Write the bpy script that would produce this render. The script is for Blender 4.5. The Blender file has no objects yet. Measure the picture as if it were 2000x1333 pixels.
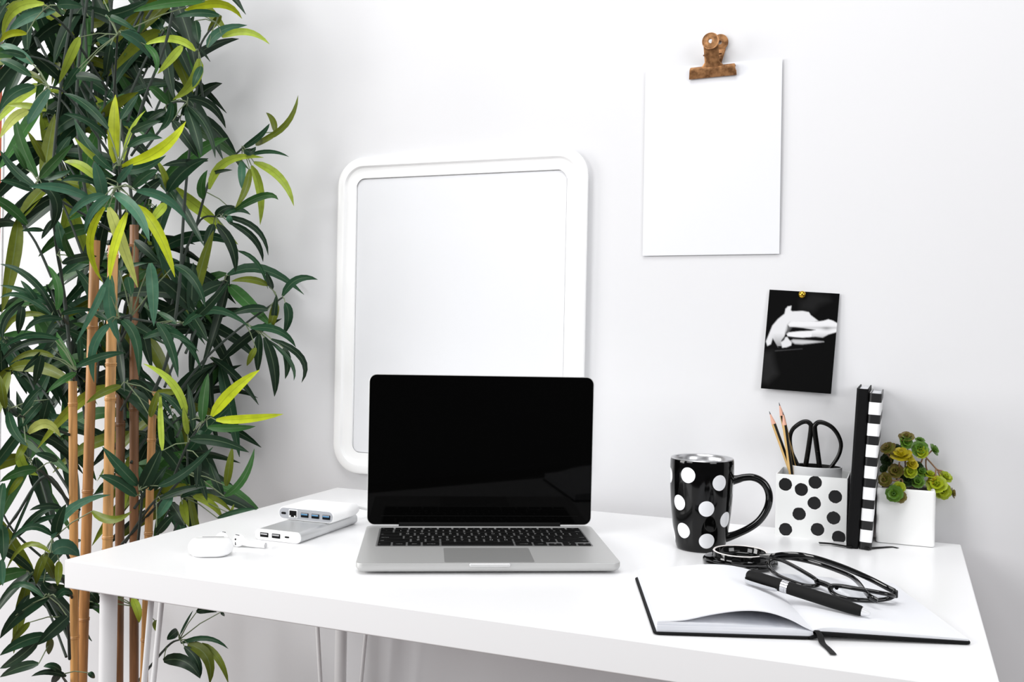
import bpy, bmesh, math, random
import numpy as np
from mathutils import Vector, Matrix

# ------------------------------------------------------------------ camera, world, lights, exposure
sc = bpy.context.scene
COL = sc.collection
ZD = 0.735                      # desk top height; everything below is laid out with the desk top at z = 0, then lifted
F, CX, CY, CZ = 1892.655, 0.91875, -1.46952, 0.283494
YAW, PITCH, ROLL = 0.382803, -0.0111973, 0.0195219

def cam_axes():
    f = Vector((-math.sin(YAW)*math.cos(PITCH), math.cos(YAW)*math.cos(PITCH), math.sin(PITCH)))
    r = Vector((math.cos(YAW), math.sin(YAW), 0))
    u = r.cross(f)
    c, s = math.cos(ROLL), math.sin(ROLL)
    return c*r+s*u, -s*r+c*u, f
CR, CU, CF = cam_axes()
CC = Vector((CX, CY, CZ))
cd = bpy.data.cameras.new('camera'); cam = bpy.data.objects.new('camera', cd); COL.objects.link(cam)
cd.sensor_width = 36; cd.lens = F/2000*36; cd.clip_start = .02
cam.matrix_world = Matrix(((CR.x, CU.x, -CF.x, CC.x), (CR.y, CU.y, -CF.y, CC.y), (CR.z, CU.z, -CF.z, CC.z+ZD), (0, 0, 0, 1)))
sc.camera = cam

w = bpy.data.worlds.new('studio'); sc.world = w; w.use_nodes = True
w.node_tree.nodes['Background'].inputs[0].default_value = (.93, .95, 1, 1)
w.node_tree.nodes['Background'].inputs[1].default_value = .1

def area(name, loc, target, sx, sy, power, color=(1, 1, 1)):
    l = bpy.data.lights.new(name, 'AREA'); l.shape = 'RECTANGLE'; l.size = sx; l.size_y = sy
    l.energy = power; l.color = color
    o = bpy.data.objects.new(name, l); COL.objects.link(o)
    o.location = loc
    o.rotation_euler = (Vector(target)-Vector(loc)).to_track_quat('-Z', 'Y').to_euler()
    return o
area('added_light_left', (-2.3, -1.5, 1.5), (.2, -.1, .8), 1.1, 1.3, 55, (1, .99, .98))  # area light added on the left for brightness; no window there
area('softbox_left', (-1.1, -2.6, 1.9), (.3, 0, .9), 1.2, 1.4, 38)
area('added_light_right', (3.0, -2.0, 1.9), (.7, 0, .95), 1.3, 1.3, 33, (.98, .99, 1))  # area light added on the right; stands for no real window
area('softbox_right', (1.8, -2.6, 2.35), (.6, 0, .9), 1.3, 1.3, 4)
area('added_light_top', (.5, -1.2, 2.9), (.5, -.5, 0), 1.6, 1.2, 34)  # overhead light added to brighten the desk top

sc.view_settings.view_transform = 'Standard'
sc.view_settings.look = 'None'
sc.view_settings.gamma = 1
sc.view_settings.use_curve_mapping = False
sc.view_settings.exposure = -0.04
random.seed(7)

# ------------------------------------------------------------------ helpers
def ray(x, y): return CF + CR*((x-1000)/F) - CU*((y-666.5)/F)
def at(x, y, d): return CC + ray(x, y)*d                         # the point on that line of sight, d metres deep
def onz(x, y, z=0.): r = ray(x, y); return CC + r*((z-CZ)/r.z)   # the point at height z
def ony(x, y, Y): r = ray(x, y); return CC + r*((Y-CY)/r.y)      # the point at distance Y from the wall line

def lin(c):
    return tuple(((v/255)/12.92 if v/255 <= .04045 else ((v/255+.055)/1.055)**2.4) for v in c)+(1,)
MATS = {}
def mat(name, rgb, rough=.5, metal=0, spec=.5, bump=None, coat=0, vary=None):
    if name in MATS: return MATS[name]
    m = bpy.data.materials.new(name); m.use_nodes = True; nt = m.node_tree
    b = nt.nodes['Principled BSDF']
    b.inputs['Base Color'].default_value = lin(rgb); b.inputs['Roughness'].default_value = rough
    b.inputs['Metallic'].default_value = metal; b.inputs['Specular IOR Level'].default_value = spec
    b.inputs['Coat Weight'].default_value = coat
    if bump or vary:
        tc = nt.nodes.new('ShaderNodeTexCoord'); nz = nt.nodes.new('ShaderNodeTexNoise')
        sca = (bump or vary)[0]
        nz.inputs['Scale'].default_value = sca; nz.inputs['Detail'].default_value = 4
        nt.links.new(tc.outputs['Object'], nz.inputs['Vector'])
        if bump:
            bp = nt.nodes.new('ShaderNodeBump'); bp.inputs['Strength'].default_value = bump[1]; bp.inputs['Distance'].default_value = .002
            nt.links.new(nz.outputs['Fac'], bp.inputs['Height']); nt.links.new(bp.outputs['Normal'], b.inputs['Normal'])
        if vary:
            r = nt.nodes.new('ShaderNodeValToRGB'); r.color_ramp.elements[0].color = lin(vary[1]); r.color_ramp.elements[1].color = lin(rgb)
            r.color_ramp.elements[0].position = .35; r.color_ramp.elements[1].position = .62
            nt.links.new(nz.outputs['Fac'], r.inputs['Fac']); nt.links.new(r.outputs['Color'], b.inputs['Base Color'])
    MATS[name] = m
    return m

def dots_mat(name, base, dot, rough, centres, radius, spec=.5, wob=0):
    m = bpy.data.materials.new(name); m.use_nodes = True; nt = m.node_tree; b = nt.nodes['Principled BSDF']
    b.inputs['Roughness'].default_value = rough; b.inputs['Specular IOR Level'].default_value = spec
    tc = nt.nodes.new('ShaderNodeTexCoord'); vec = tc.outputs['Object']
    if wob:
        nz = nt.nodes.new('ShaderNodeTexNoise'); nz.inputs['Scale'].default_value = 260
        nt.links.new(vec, nz.inputs['Vector'])
        sub = nt.nodes.new('ShaderNodeVectorMath'); sub.operation = 'SUBTRACT'; sub.inputs[1].default_value = (.5, .5, .5)
        nt.links.new(nz.outputs['Color'], sub.inputs[0])
        scn = nt.nodes.new('ShaderNodeVectorMath'); scn.operation = 'SCALE'; scn.inputs['Scale'].default_value = wob
        nt.links.new(sub.outputs[0], scn.inputs[0])
        ad = nt.nodes.new('ShaderNodeVectorMath'); ad.operation = 'ADD'
        nt.links.new(vec, ad.inputs[0]); nt.links.new(scn.outputs[0], ad.inputs[1]); vec = ad.outputs[0]
    prev = None
    for c in centres:
        d = nt.nodes.new('ShaderNodeVectorMath'); d.operation = 'DISTANCE'; d.inputs[1].default_value = c
        nt.links.new(vec, d.inputs[0])
        if prev is None: prev = d.outputs['Value']
        else:
            mn = nt.nodes.new('ShaderNodeMath'); mn.operation = 'MINIMUM'
            nt.links.new(prev, mn.inputs[0]); nt.links.new(d.outputs['Value'], mn.inputs[1]); prev = mn.outputs[0]
    lt = nt.nodes.new('ShaderNodeMath'); lt.operation = 'LESS_THAN'; lt.inputs[1].default_value = radius
    nt.links.new(prev, lt.inputs[0])
    mx = nt.nodes.new('ShaderNodeMix'); mx.data_type = 'RGBA'
    mx.inputs[6].default_value = lin(base); mx.inputs[7].default_value = lin(dot)
    nt.links.new(lt.outputs[0], mx.inputs[0]); nt.links.new(mx.outputs[2], b.inputs['Base Color'])
    return m

def stripes_mat(name, a, bcol, ztop, period, frac, rough):
    m = bpy.data.materials.new(name); m.use_nodes = True; nt = m.node_tree; b = nt.nodes['Principled BSDF']
    b.inputs['Roughness'].default_value = rough
    tc = nt.nodes.new('ShaderNodeTexCoord'); sp = nt.nodes.new('ShaderNodeSeparateXYZ'); nt.links.new(tc.outputs['Object'], sp.inputs[0])
    def M(op, x, y):
        n = nt.nodes.new('ShaderNodeMath'); n.operation = op
        for i, v in enumerate((x, y)):
            if isinstance(v, (int, float)): n.inputs[i].default_value = v
            elif v is not None: nt.links.new(v, n.inputs[i])
        return n.outputs[0]
    f = M('LESS_THAN', M('FRACT', M('DIVIDE', M('SUBTRACT', ztop, sp.outputs['Z']), period), None), frac)
    mx = nt.nodes.new('ShaderNodeMix'); mx.data_type = 'RGBA'; mx.inputs[6].default_value = lin(bcol); mx.inputs[7].default_value = lin(a)
    nt.links.new(f, mx.inputs[0]); nt.links.new(mx.outputs[2], b.inputs['Base Color'])
    return m

def attr_mat(name, attr, rough, spec=.5):
    m = bpy.data.materials.new(name); m.use_nodes = True; nt = m.node_tree; b = nt.nodes['Principled BSDF']
    b.inputs['Roughness'].default_value = rough; b.inputs['Specular IOR Level'].default_value = spec
    a = nt.nodes.new('ShaderNodeAttribute'); a.attribute_name = attr
    nt.links.new(a.outputs['Color'], b.inputs['Base Color'])
    return m

def leaf_mat():
    m = bpy.data.materials.new('leaf'); m.use_nodes = True; nt = m.node_tree; b = nt.nodes['Principled BSDF']
    b.inputs['Roughness'].default_value = .45; b.inputs['Specular IOR Level'].default_value = .22
    a = nt.nodes.new('ShaderNodeAttribute'); a.attribute_name = 'leafcol'
    uv = nt.nodes.new('ShaderNodeUVMap'); uv.uv_map = 'UVMap'
    sp = nt.nodes.new('ShaderNodeSeparateXYZ'); nt.links.new(uv.outputs[0], sp.inputs[0])
    d = nt.nodes.new('ShaderNodeMath'); d.operation = 'SUBTRACT'; d.inputs[1].default_value = .5; nt.links.new(sp.outputs['X'], d.inputs[0])
    ab = nt.nodes.new('ShaderNodeMath'); ab.operation = 'ABSOLUTE'; nt.links.new(d.outputs[0], ab.inputs[0])
    lt = nt.nodes.new('ShaderNodeMath'); lt.operation = 'LESS_THAN'; lt.inputs[1].default_value = .038; nt.links.new(ab.outputs[0], lt.inputs[0])
    fm = nt.nodes.new('ShaderNodeMath'); fm.operation = 'MULTIPLY'; fm.inputs[1].default_value = .32; nt.links.new(lt.outputs[0], fm.inputs[0])
    # fine lengthwise veins and blotches of the printed cloth leaf
    wv = nt.nodes.new('ShaderNodeTexNoise'); wv.inputs['Scale'].default_value = 90
    tc = nt.nodes.new('ShaderNodeTexCoord'); nt.links.new(tc.outputs['Object'], wv.inputs['Vector'])
    mr = nt.nodes.new('ShaderNodeMapRange'); mr.inputs['To Min'].default_value = .72; mr.inputs['To Max'].default_value = 1.28
    nt.links.new(wv.outputs['Fac'], mr.inputs['Value'])
    vm = nt.nodes.new('ShaderNodeVectorMath'); vm.operation = 'SCALE'
    nt.links.new(a.outputs['Color'], vm.inputs[0]); nt.links.new(mr.outputs[0], vm.inputs['Scale'])
    mx = nt.nodes.new('ShaderNodeMix'); mx.data_type = 'RGBA'; bw = nt.nodes.new('ShaderNodeRGBToBW'); nt.links.new(a.outputs['Color'], bw.inputs[0])
    gt = nt.nodes.new('ShaderNodeMath'); gt.operation = 'GREATER_THAN'; gt.inputs[1].default_value = .16; nt.links.new(bw.outputs[0], gt.inputs[0])
    rib = nt.nodes.new('ShaderNodeMix'); rib.data_type = 'RGBA'; rib.inputs[6].default_value = lin((120, 140, 108)); rib.inputs[7].default_value = lin((84, 98, 24))
    nt.links.new(gt.outputs[0], rib.inputs[0]); nt.links.new(rib.outputs[2], mx.inputs[7])
    nt.links.new(fm.outputs[0], mx.inputs[0]); nt.links.new(vm.outputs[0], mx.inputs[6])
    nt.links.new(mx.outputs[2], b.inputs['Base Color'])
    return m

def glass_mat():
    m = bpy.data.materials.new('lens_glass'); m.use_nodes = True; nt = m.node_tree
    nt.nodes.remove(nt.nodes['Principled BSDF'])
    t = nt.nodes.new('ShaderNodeBsdfTransparent'); t.inputs[0].default_value = (.955, .96, .965, 1)
    g = nt.nodes.new('ShaderNodeBsdfGlossy'); g.inputs['Roughness'].default_value = .1
    fr = nt.nodes.new('ShaderNodeValue'); fr.outputs[0].default_value = .035
    mx = nt.nodes.new('ShaderNodeMixShader')
    nt.links.new(fr.outputs[0], mx.inputs[0]); nt.links.new(t.outputs[0], mx.inputs[1]); nt.links.new(g.outputs[0], mx.inputs[2])
    nt.links.new(mx.outputs[0], nt.nodes['Material Output'].inputs[0])
    return m

def finish(name, bm, mats, parent=None, origin=(0, 0, 0), sharp=35, kind=None, smooth=True, normals=True):
    o_ = Vector(origin)
    if o_.length: bmesh.ops.translate(bm, verts=bm.verts, vec=-o_)
    if normals: bmesh.ops.recalc_face_normals(bm, faces=bm.faces)
    me = bpy.data.meshes.new(name); bm.to_mesh(me); bm.free()
    for m in (mats if isinstance(mats, (list, tuple)) else [mats]): me.materials.append(m)
    if smooth:
        me.polygons.foreach_set('use_smooth', [True]*len(me.polygons))
        me.set_sharp_from_angle(angle=math.radians(sharp))
    o = bpy.data.objects.new(name, me); COL.objects.link(o)
    if smooth and normals: o.modifiers.new('even_normals', 'WEIGHTED_NORMAL').keep_sharp = True
    if parent is not None: o.parent = parent
    else: o.location = o_
    if kind: o['kind'] = kind
    return o

def tag(o, label, cat, group=None):
    o['label'] = label; o['category'] = cat
    if group: o['group'] = group
    return o

def thing(name, label, cat, loc=(0, 0, 0), rz=0, group=None, rot=None):
    o = bpy.data.objects.new(name, None); COL.objects.link(o); o.empty_display_size = .02
    o.location = loc; o.rotation_euler = rot or (0, 0, rz)
    return tag(o, label, cat, group)

def copy_tree(o, parent=None):
    c = o.copy(); COL.objects.link(c)
    if parent is not None: c.parent = parent
    for ch in list(o.children): copy_tree(ch, c)
    return c

def newbm(): return bmesh.new()
def box(bm, c, s, bev=0, seg=2, mi=0, rot=None):
    r = bmesh.ops.create_cube(bm, size=1)
    vs = r['verts']; S = Vector(s)
    for v in vs: v.co = Vector((v.co.x*S.x, v.co.y*S.y, v.co.z*S.z))
    fs = list({f for v in vs for f in v.link_faces})
    if bev:
        es = list({e for v in vs for e in v.link_edges})
        rr = bmesh.ops.bevel(bm, geom=es, offset=bev, segments=seg, profile=.5, affect='EDGES')
        fs = list({f for v in rr['verts'] for f in v.link_faces}); vs = rr['verts']
        vs = list({v for f in fs for v in f.verts})
    for v in vs:
        p = v.co
        if rot is not None: p = rot @ p
        v.co = p+Vector(c)
    for f in fs: f.material_index = mi
    return fs

def frame_dirs(pts, i, up):
    if i == 0: t = pts[1]-pts[0]
    elif i == len(pts)-1: t = pts[-1]-pts[-2]
    else: t = (pts[i+1]-pts[i]).normalized()+(pts[i]-pts[i-1]).normalized()
    t.normalize()
    a = t.cross(up)
    if a.length < 1e-4: a = t.cross(Vector((.3, 1, .2)))
    a.normalize()
    return t, a, a.cross(t).normalized()

def tube(bm, pts, r, n=8, mi=0, closed=False, up=Vector((0, 0, 1)), ry=None, caps=True):
    """Tube along pts; r a number or list; ry = half height in the second direction (flat strips)."""
    pts = [Vector(p) for p in pts]; k = len(pts); rings = []
    for i, p in enumerate(pts):
        if closed:
            t = (pts[(i+1) % k]-pts[i-1]).normalized(); a = t.cross(up)
            if a.length < 1e-4: a = t.cross(Vector((.3, 1, .2)))
            a.normalize(); b = a.cross(t).normalized()
        else: t, a, b = frame_dirs(pts, i, up)
        ri = r[i] if isinstance(r, (list, tuple)) else r
        rb = ri if ry is None else (ry[i] if isinstance(ry, (list, tuple)) else ry)
        rings.append([bm.verts.new(p+a*(ri*math.cos(2*math.pi*j/n))+b*(rb*math.sin(2*math.pi*j/n))) for j in range(n)])
    for i in range(k if closed else k-1):
        A, B = rings[i], rings[(i+1) % k]
        for j in range(n):
            f = bm.faces.new((A[j], A[(j+1) % n], B[(j+1) % n], B[j])); f.material_index = mi
    if not closed and caps:
        for R in (rings[0], rings[-1]):
            f = bm.faces.new(R); f.material_index = mi

def lathe(bm, prof, n=48, mi=0, sx=1, sy=1, c=(0, 0, 0), close=False):
    c = Vector(c); rings = []
    for r, z in prof:
        if r < 1e-6: rings.append([bm.verts.new(c+Vector((0, 0, z)))])
        else: rings.append([bm.verts.new(c+Vector((r*sx*math.cos(2*math.pi*j/n), r*sy*math.sin(2*math.pi*j/n), z))) for j in range(n)])
    seq = list(range(len(rings)-1))+([-1] if close else [])
    for i in seq:
        A, B = rings[i], rings[i+1]
        for j in range(n):
            k = (j+1) % n
            if len(A) == 1 and len(B) == 1: continue
            if len(A) == 1: f = bm.faces.new((A[0], B[k], B[j]))
            elif len(B) == 1: f = bm.faces.new((A[j], A[k], B[0]))
            else: f = bm.faces.new((A[j], A[k], B[k], B[j]))
            f.material_index = mi

def rrect(wx, wy, r, seg=6, cx=0, cy=0):
    pts = []
    for sx, sy, a0 in ((1, 1, 0), (-1, 1, 90), (-1, -1, 180), (1, -1, 270)):
        for k in range(seg+1):
            a = math.radians(a0+90*k/seg)
            pts.append((cx+sx*(wx/2-r)+r*math.cos(a), cy+sy*(wy/2-r)+r*math.sin(a)))
    return pts

def loops(bm, rings, close_first=True, close_last=True, mi=0):
    """Skin a list of closed loops having the same count."""
    R = [[bm.verts.new(p) for p in ring] for ring in rings]
    n = len(R[0])
    for A, B in zip(R, R[1:]):
        for j in range(n):
            f = bm.faces.new((A[j], A[(j+1) % n], B[(j+1) % n], B[j])); f.material_index = mi
    if close_first: bm.faces.new(R[0]).material_index = mi
    if close_last: bm.faces.new(R[-1]).material_index = mi
    return R

def slab(bm, outline, z0, z1, bev=0, mi=0):
    """Rounded-edge plate from an outline given as a function inset -> points (x, y)."""
    rings = []
    if bev:
        for k in range(4):
            a = math.radians(90*k/3); rings.append([Vector((x, y, z0+bev*(1-math.sin(a)))) for x, y in outline(bev*(1-math.sin(math.pi/2-0) if 0 else bev and (1-math.sin(a))))])
        rings = []
        for k in range(4):
            a = math.radians(90*k/3); ins = bev*(1-math.sin(a)); rings.append([Vector((x, y, z0+bev*(1-math.cos(a)))) for x, y in outline(ins)])
        for k in range(4):
            a = math.radians(90-90*k/3); ins = bev*(1-math.sin(a)); rings.append([Vector((x, y, z1-bev*(1-math.cos(a)))) for x, y in outline(ins)])
    else:
        rings = [[Vector((x, y, z0)) for x, y in outline(0)], [Vector((x, y, z1)) for x, y in outline(0)]]
    loops(bm, rings, mi=mi)

def poly_prism(bm, pts, thick_vec, mi=0):
    A = [bm.verts.new(Vector(p)) for p in pts]; B = [bm.verts.new(Vector(p)+Vector(thick_vec)) for p in pts]
    n = len(A)
    bm.faces.new(A).material_index = mi; bm.faces.new(B[::-1]).material_index = mi
    for j in range(n): bm.faces.new((A[j], A[(j+1) % n], B[(j+1) % n], B[j])).material_index = mi

def spline(P, n=6, closed=False):
    P = [Vector(p) for p in P]; out = []; k = len(P)
    for i in range(k if closed else k-1):
        if closed: p0, p1, p2, p3 = P[i-1], P[i], P[(i+1) % k], P[(i+2) % k]
        else: p0, p1, p2, p3 = P[max(i-1, 0)], P[i], P[i+1], P[min(i+2, k-1)]
        for j in range(n):
            t = j/n
            out.append(.5*((2*p1)+(p2-p0)*t+(2*p0-5*p1+4*p2-p3)*t*t+(3*p1-p0-3*p2+p3)*t**3))
    if not closed: out.append(P[-1])
    return out

def text_into(bm, s, size, c, mi, zrot=0):
    cu = bpy.data.curves.new('legend', 'FONT'); cu.body = s; cu.size = size; cu.align_x = 'CENTER'; cu.align_y = 'CENTER'; cu.resolution_u = 2
    o = bpy.data.objects.new('legend', cu); COL.objects.link(o)
    dg = bpy.context.evaluated_depsgraph_get()
    me = bpy.data.meshes.new_from_object(o.evaluated_get(dg))
    bpy.data.objects.remove(o); bpy.data.curves.remove(cu)
    ov, of = set(bm.verts), set(bm.faces); bm.from_mesh(me)
    for v in bm.verts:
        if v not in ov: v.co = v.co+Vector(c)
    for f in bm.faces:
        if f not in of: f.material_index = mi
    bpy.data.meshes.remove(me)

# ------------------------------------------------------------------ materials
M_wall = mat('wall_paint', (226, 226, 228), .75, spec=.25, bump=(14, .12))
M_white = mat('desk_white', (246, 246, 247), .28, spec=.5)
M_metalwhite = mat('white_lacquer', (240, 240, 241), .35)
M_plastic = mat('white_plastic', (250, 250, 250), .3)
M_matwhite = mat('white_matte', (245, 245, 245), .55)
M_paper = mat('paper', (232, 233, 237), .8, spec=.2)
M_black = mat('black_satin', (13, 13, 13), .5, spec=.2)
M_blackgloss = mat('black_gloss', (7, 7, 7), .06)
M_blackcloth = mat('black_cover', (15, 15, 16), .6, spec=.12)
M_chrome = mat('chrome', (225, 226, 228), .12, 1)
M_alu = mat("aluminium", (190, 190, 189), .4, .35)
M_alu2 = mat("aluminium_dark", (150, 150, 149), .42, .35)
M_hole = mat('port_dark', (6, 6, 7), .6, spec=.1)
M_blue = mat('port_blue', (70, 125, 165), .4)
M_grey = mat('hub_grey', (160, 162, 167), .5)
M_copper = mat('copper', (178, 130, 86), .42, .6, vary=(140, (116, 78, 46)))
M_brass = mat('brass', (212, 170, 60), .2, 1)
M_leaf = leaf_mat()
M_stem = mat('stem', (54, 62, 56), .6, spec=.2)
M_petiole = mat('petiole', (112, 126, 92), .6)

# ------------------------------------------------------------------ room
GAP = .03
def struct(name, bm, m):
    o = finish(name, bm, m, smooth=False); o['kind'] = 'structure'; return o
bm = newbm(); box(bm, (1.325, GAP+.05, .565), (4.35, .1, 2.6)); struct('wall_back', bm, M_wall)
bm = newbm(); box(bm, (.3, -1.9, -ZD-.05), (7, 5, .1)); struct('floor', bm, mat('floor_paint', (120, 108, 106), .5))
bm = newbm(); box(bm, (-.8525, GAP+.047, .565), (.005, .1, 2.6), .0008); struct('trim_1', bm, mat('trim_white', (236, 236, 236), .5))
bm = newbm(); box(bm, (-1.855, GAP+.052, 1.1075), (2.0, .1, 1.515)); struct('wall_left', bm, mat('brick_orange', (158, 70, 32), .8, vary=(30, (130, 52, 26))))
bm = newbm(); box(bm, (-1.855, GAP+.052, -.1925), (2.0, .1, 1.085)); struct('trim_2', bm, mat('trim_white', (236, 236, 236), .5))

# ------------------------------------------------------------------ desk
desk = thing('desk', 'white rectangular desk with thin white metal legs standing against the wall', 'desk', (.5, -.3, -ZD))
def lo(p): return Vector(p)-Vector((.5, -.3, -ZD))
bm = newbm(); box(bm, lo((.5, -.3, -.017)), (1, .6, .034), .0018, 3); finish('tabletop', bm, M_white, desk)
for (x, y, sx, sy) in ((.035, -.565, 1, 1), (.035, -.035, 1, -1), (.965, -.565, -1, 1), (.965, -.035, -1, -1)):
    bm = newbm(); tube(bm, [lo((x, y, -.036)), lo((x, y, -ZD+.006))], .0102, 20)
    leg = finish('leg', bm, M_metalwhite, desk)
    for dx, dy in ((.066*sx, .0), (.0, .096*sy)):
        bm = newbm(); tube(bm, [lo((x+dx, y+dy, -.036)), lo((x+dx*.12, y+dy*.12, -ZD+.03)), lo((x, y, -ZD+.03))], .0036, 12)
        finish('brace_rod', bm, M_metalwhite, leg)
    bm = newbm(); poly_prism(bm, [lo((x-.016*sx, y-.016*sy, -.0365)), lo((x+.095*sx, y-.016*sy, -.0365)), lo((x+.095*sx, y+.012*sy, -.0365)), lo((x+.012*sx, y+.108*sy, -.0365)), lo((x-.016*sx, y+.108*sy, -.0365))], (0, 0, .0022))
    finish('mounting_plate', bm, M_metalwhite, leg)
    bm = newbm(); lathe(bm, [(0, 0), (.012, 0), (.012, .006), (0, .006)], 20, c=lo((x, y, -ZD))); finish('foot', bm, mat('rubber', (60, 60, 60), .7), leg)

# ------------------------------------------------------------------ white tray frame on the wall
X0, X1, Z0_, Z1_ = -.021, .446, .024, .583
tr = thing('tray_frame', 'white rounded tray-like frame with blank panel on the wall behind laptop', 'frame', ((X0+X1)/2, GAP, Z0_))
TW, TH = X1-X0, Z1_-Z0_
def tring(ins, y, r):
    return [Vector((x, -y, z+TH/2)) for x, z in rrect(TW-2*ins, TH-2*ins, max(r, .002), 10)]
bm = newbm()
loops(bm, [tring(.006, 0, .046), tring(.002, .006, .048), tring(0, .010, .05), tring(.0008, .0125, .05), tring(.004, .0145, .047), tring(.012, .0155, .040),
           tring(.0155, .015, .037), tring(.0185, .0115, .034), tring(.024, .0100, .03), tring(.036, .0095, .02), tring(.0365, .009, .0125), tring(.0372, .0035, .012)],
      close_first=False, close_last=False)
finish('rim', bm, M_plastic, tr, sharp=28)
bm = newbm(); loops(bm, [tring(.004, .001, .046), tring(.004, .003, .046)]); finish('backing', bm, M_plastic, tr)
bm = newbm(); loops(bm, [tring(.038, .003, .011), tring(.038, .0062, .011), tring(.0386, .0066, .011)]); finish('panel', bm, mat('panel', (231, 232, 235), .6), tr)

# ------------------------------------------------------------------ laptop
LW, LD = .3085, .2126
lap = thing('laptop', 'open silver laptop with black screen and black keys at the middle of the desk', 'laptop', (.3863, -.2518, 0), math.radians(27))
def base_out(i): return rrect(LW-2*i, LD+.004-2*i, .0105-min(i, .009), 6, 0, -LD/2+.002)
bm = newbm()
rings = [[Vector((x, y, .0022)) for x, y in base_out(.012)]]
for ins, z in ((.005, .0028), (.0022, .0045), (.0006, .0068), (0, .0085), (0, .0122), (.0003, .0131), (.0011, .0135)):
    rings.append([Vector((x, y, z)) for x, y in base_out(ins)])
loops(bm, rings)
finish('base', bm, M_alu, lap, sharp=30)
for x, y in ((-.12, -.02), (.12, -.02), (-.12, -.19), (.12, -.19)):
    bm = newbm(); lathe(bm, [(0, 0), (.008, 0), (.008, .0024), (0, .0024)], 16, c=(x, y, 0)); finish('rubber_foot', bm, M_black, lap)
bm = newbm(); slab(bm, lambda i: rrect(.272, .1085, .003, 3, 0, -.0716), .01352, .01366)
kb = finish('keyboard', bm, mat('key_well', (128, 128, 128), .45, .35), lap)
U = .270/14.5
R = U
rows = []
top = ['esc']+['F%d' % i for i in range(1, 13)]+['pwr']
rows.append((0.62, [(t, 14.5/14) for t in top]))
rows.append((1, [(c, 1) for c in '`1234567890-=']+[('delete', 1.5)]))
rows.append((1, [('tab', 1.5)]+[(c, 1) for c in 'QWERTYUIOP[]\\']))
rows.append((1, [('caps lock', 1.75)]+[(c, 1) for c in "ASDFGHJKL;'"]+[('return', 1.75)]))
rows.append((1, [('shift', 2.25)]+[(c, 1) for c in 'ZXCVBNM,./']+[('shift', 2.25)]))
rows.append((1, [('fn', 1), ('control', 1), ('option', 1), ('command', 1.25), ('', 5), ('command', 1.25), ('option', 1), ('<', 1), ('^v', 1), ('>', 1)]))
M_key = mat('key_black', (10, 10, 10), .6, spec=.12); M_leg = mat('key_legend', (176, 176, 176), .6)
yy = -.0186
for h, keys in rows:
    x = -.135
    kh = U*h-.0026
    for t, wd in keys:
        kw = U*wd-.0026; cx = x+U*wd/2; cy = yy-U*h/2
        parts = [(t, cx, cy, kw, kh)]
        if t in '<>' and t: parts = [(t, cx, cy-U*.25, kw, U*.5-.0016)]
        if t == '^v': parts = [('^', cx, cy+U*.25-.0004, kw, U*.5-.0012), ('v', cx, cy-U*.25, kw, U*.5-.0016)]
        for s, kx, ky, w_, h_ in parts:
            bm = newbm(); box(bm, (0, 0, .0007), (w_, h_, .0014), .0005, 1)
            if s:
                word = len(s) > 1
                if s == '^': text_into(bm, '^', .004, (0, -.0008, .00143), 1)
                elif word:
                    off = 0
                    if s in ('tab', 'caps lock', 'fn', 'esc') or (s == 'shift' and kx < 0): off = -w_/2+.001+.00075*len(s)
                    if s in ('delete', 'return') or (s == 'shift' and kx > 0): off = w_/2-.001-.00075*len(s)
                    text_into(bm, s, .0026 if h == 1 else .0022, (off, -h_*.22 if h == 1 else 0, .00143), 1)
                else: text_into(bm, s, .0058, (0, 0, .00143), 1)
            k = finish('key', bm, [M_key, M_leg], kb, smooth=False)
            k.location = (kx, ky, .01366)
        x += U*wd
    yy -= U*h
bm = newbm(); slab(bm, lambda i: rrect(.105-2*i, .0745-2*i, .003, 4, 0, -.1712), .01345, .01362, .0001); finish('trackpad', bm, M_alu2, lap)
bm = newbm(); box(bm, (0, -LD+.0001, .0114), (.048, .0045, .0046), .0018, 3); finish('thumb_notch', bm, mat('notch_lit_alu', (206, 206, 206), .4, .35), lap)  # raised block; brighter tone stands in for light caught in a scoop
bm = newbm(); tube(bm, [(-.111, .0022, .0148), (.111, .0022, .0148)], .0046, 16); finish('hinge_bar', bm, mat('hinge_black', (14, 14, 14), .6, spec=.08), lap)
LT = math.radians(-.6)
def lidp(x, h, d): # h up the lid, d forwards of its glass
    return Vector((x, .0005+h*math.sin(LT)-d*math.cos(LT), .0138+h*math.cos(LT)+d*math.sin(LT)))
LH = .2058
def lring(ins, d, r):
    return [lidp(x, y+LH/2+.001, d) for x, y in rrect(LW-2*ins, LH-2*ins, r, 8)]
bm = newbm(); loops(bm, [lring(.004, -.0052, .008), lring(.001, -.0045, .010), lring(.0, -.0030, .0105), lring(0, -.0006, .0105), lring(.0006, 0, .010)])
finish('lid', bm, M_alu, lap)
bm = newbm(); loops(bm, [lring(.0009, -.0001, .0098), lring(.0009, .0006, .0098), lring(.0013, .0008, .0096)])
finish('screen', bm, mat('screen_glass', (5, 5, 5), .04, spec=.065), lap)
bm = newbm(); loops(bm, [[lidp(x, y, .0007) for x, y in rrect(.27, .0009, .0004, 2, 0, .0135)], [lidp(x, y, .00095) for x, y in rrect(.27, .0009, .0004, 2, 0, .0135)]])
finish('bezel_line', bm, mat('bezel_line', (16, 16, 16), .4, spec=.05), lap)

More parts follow.
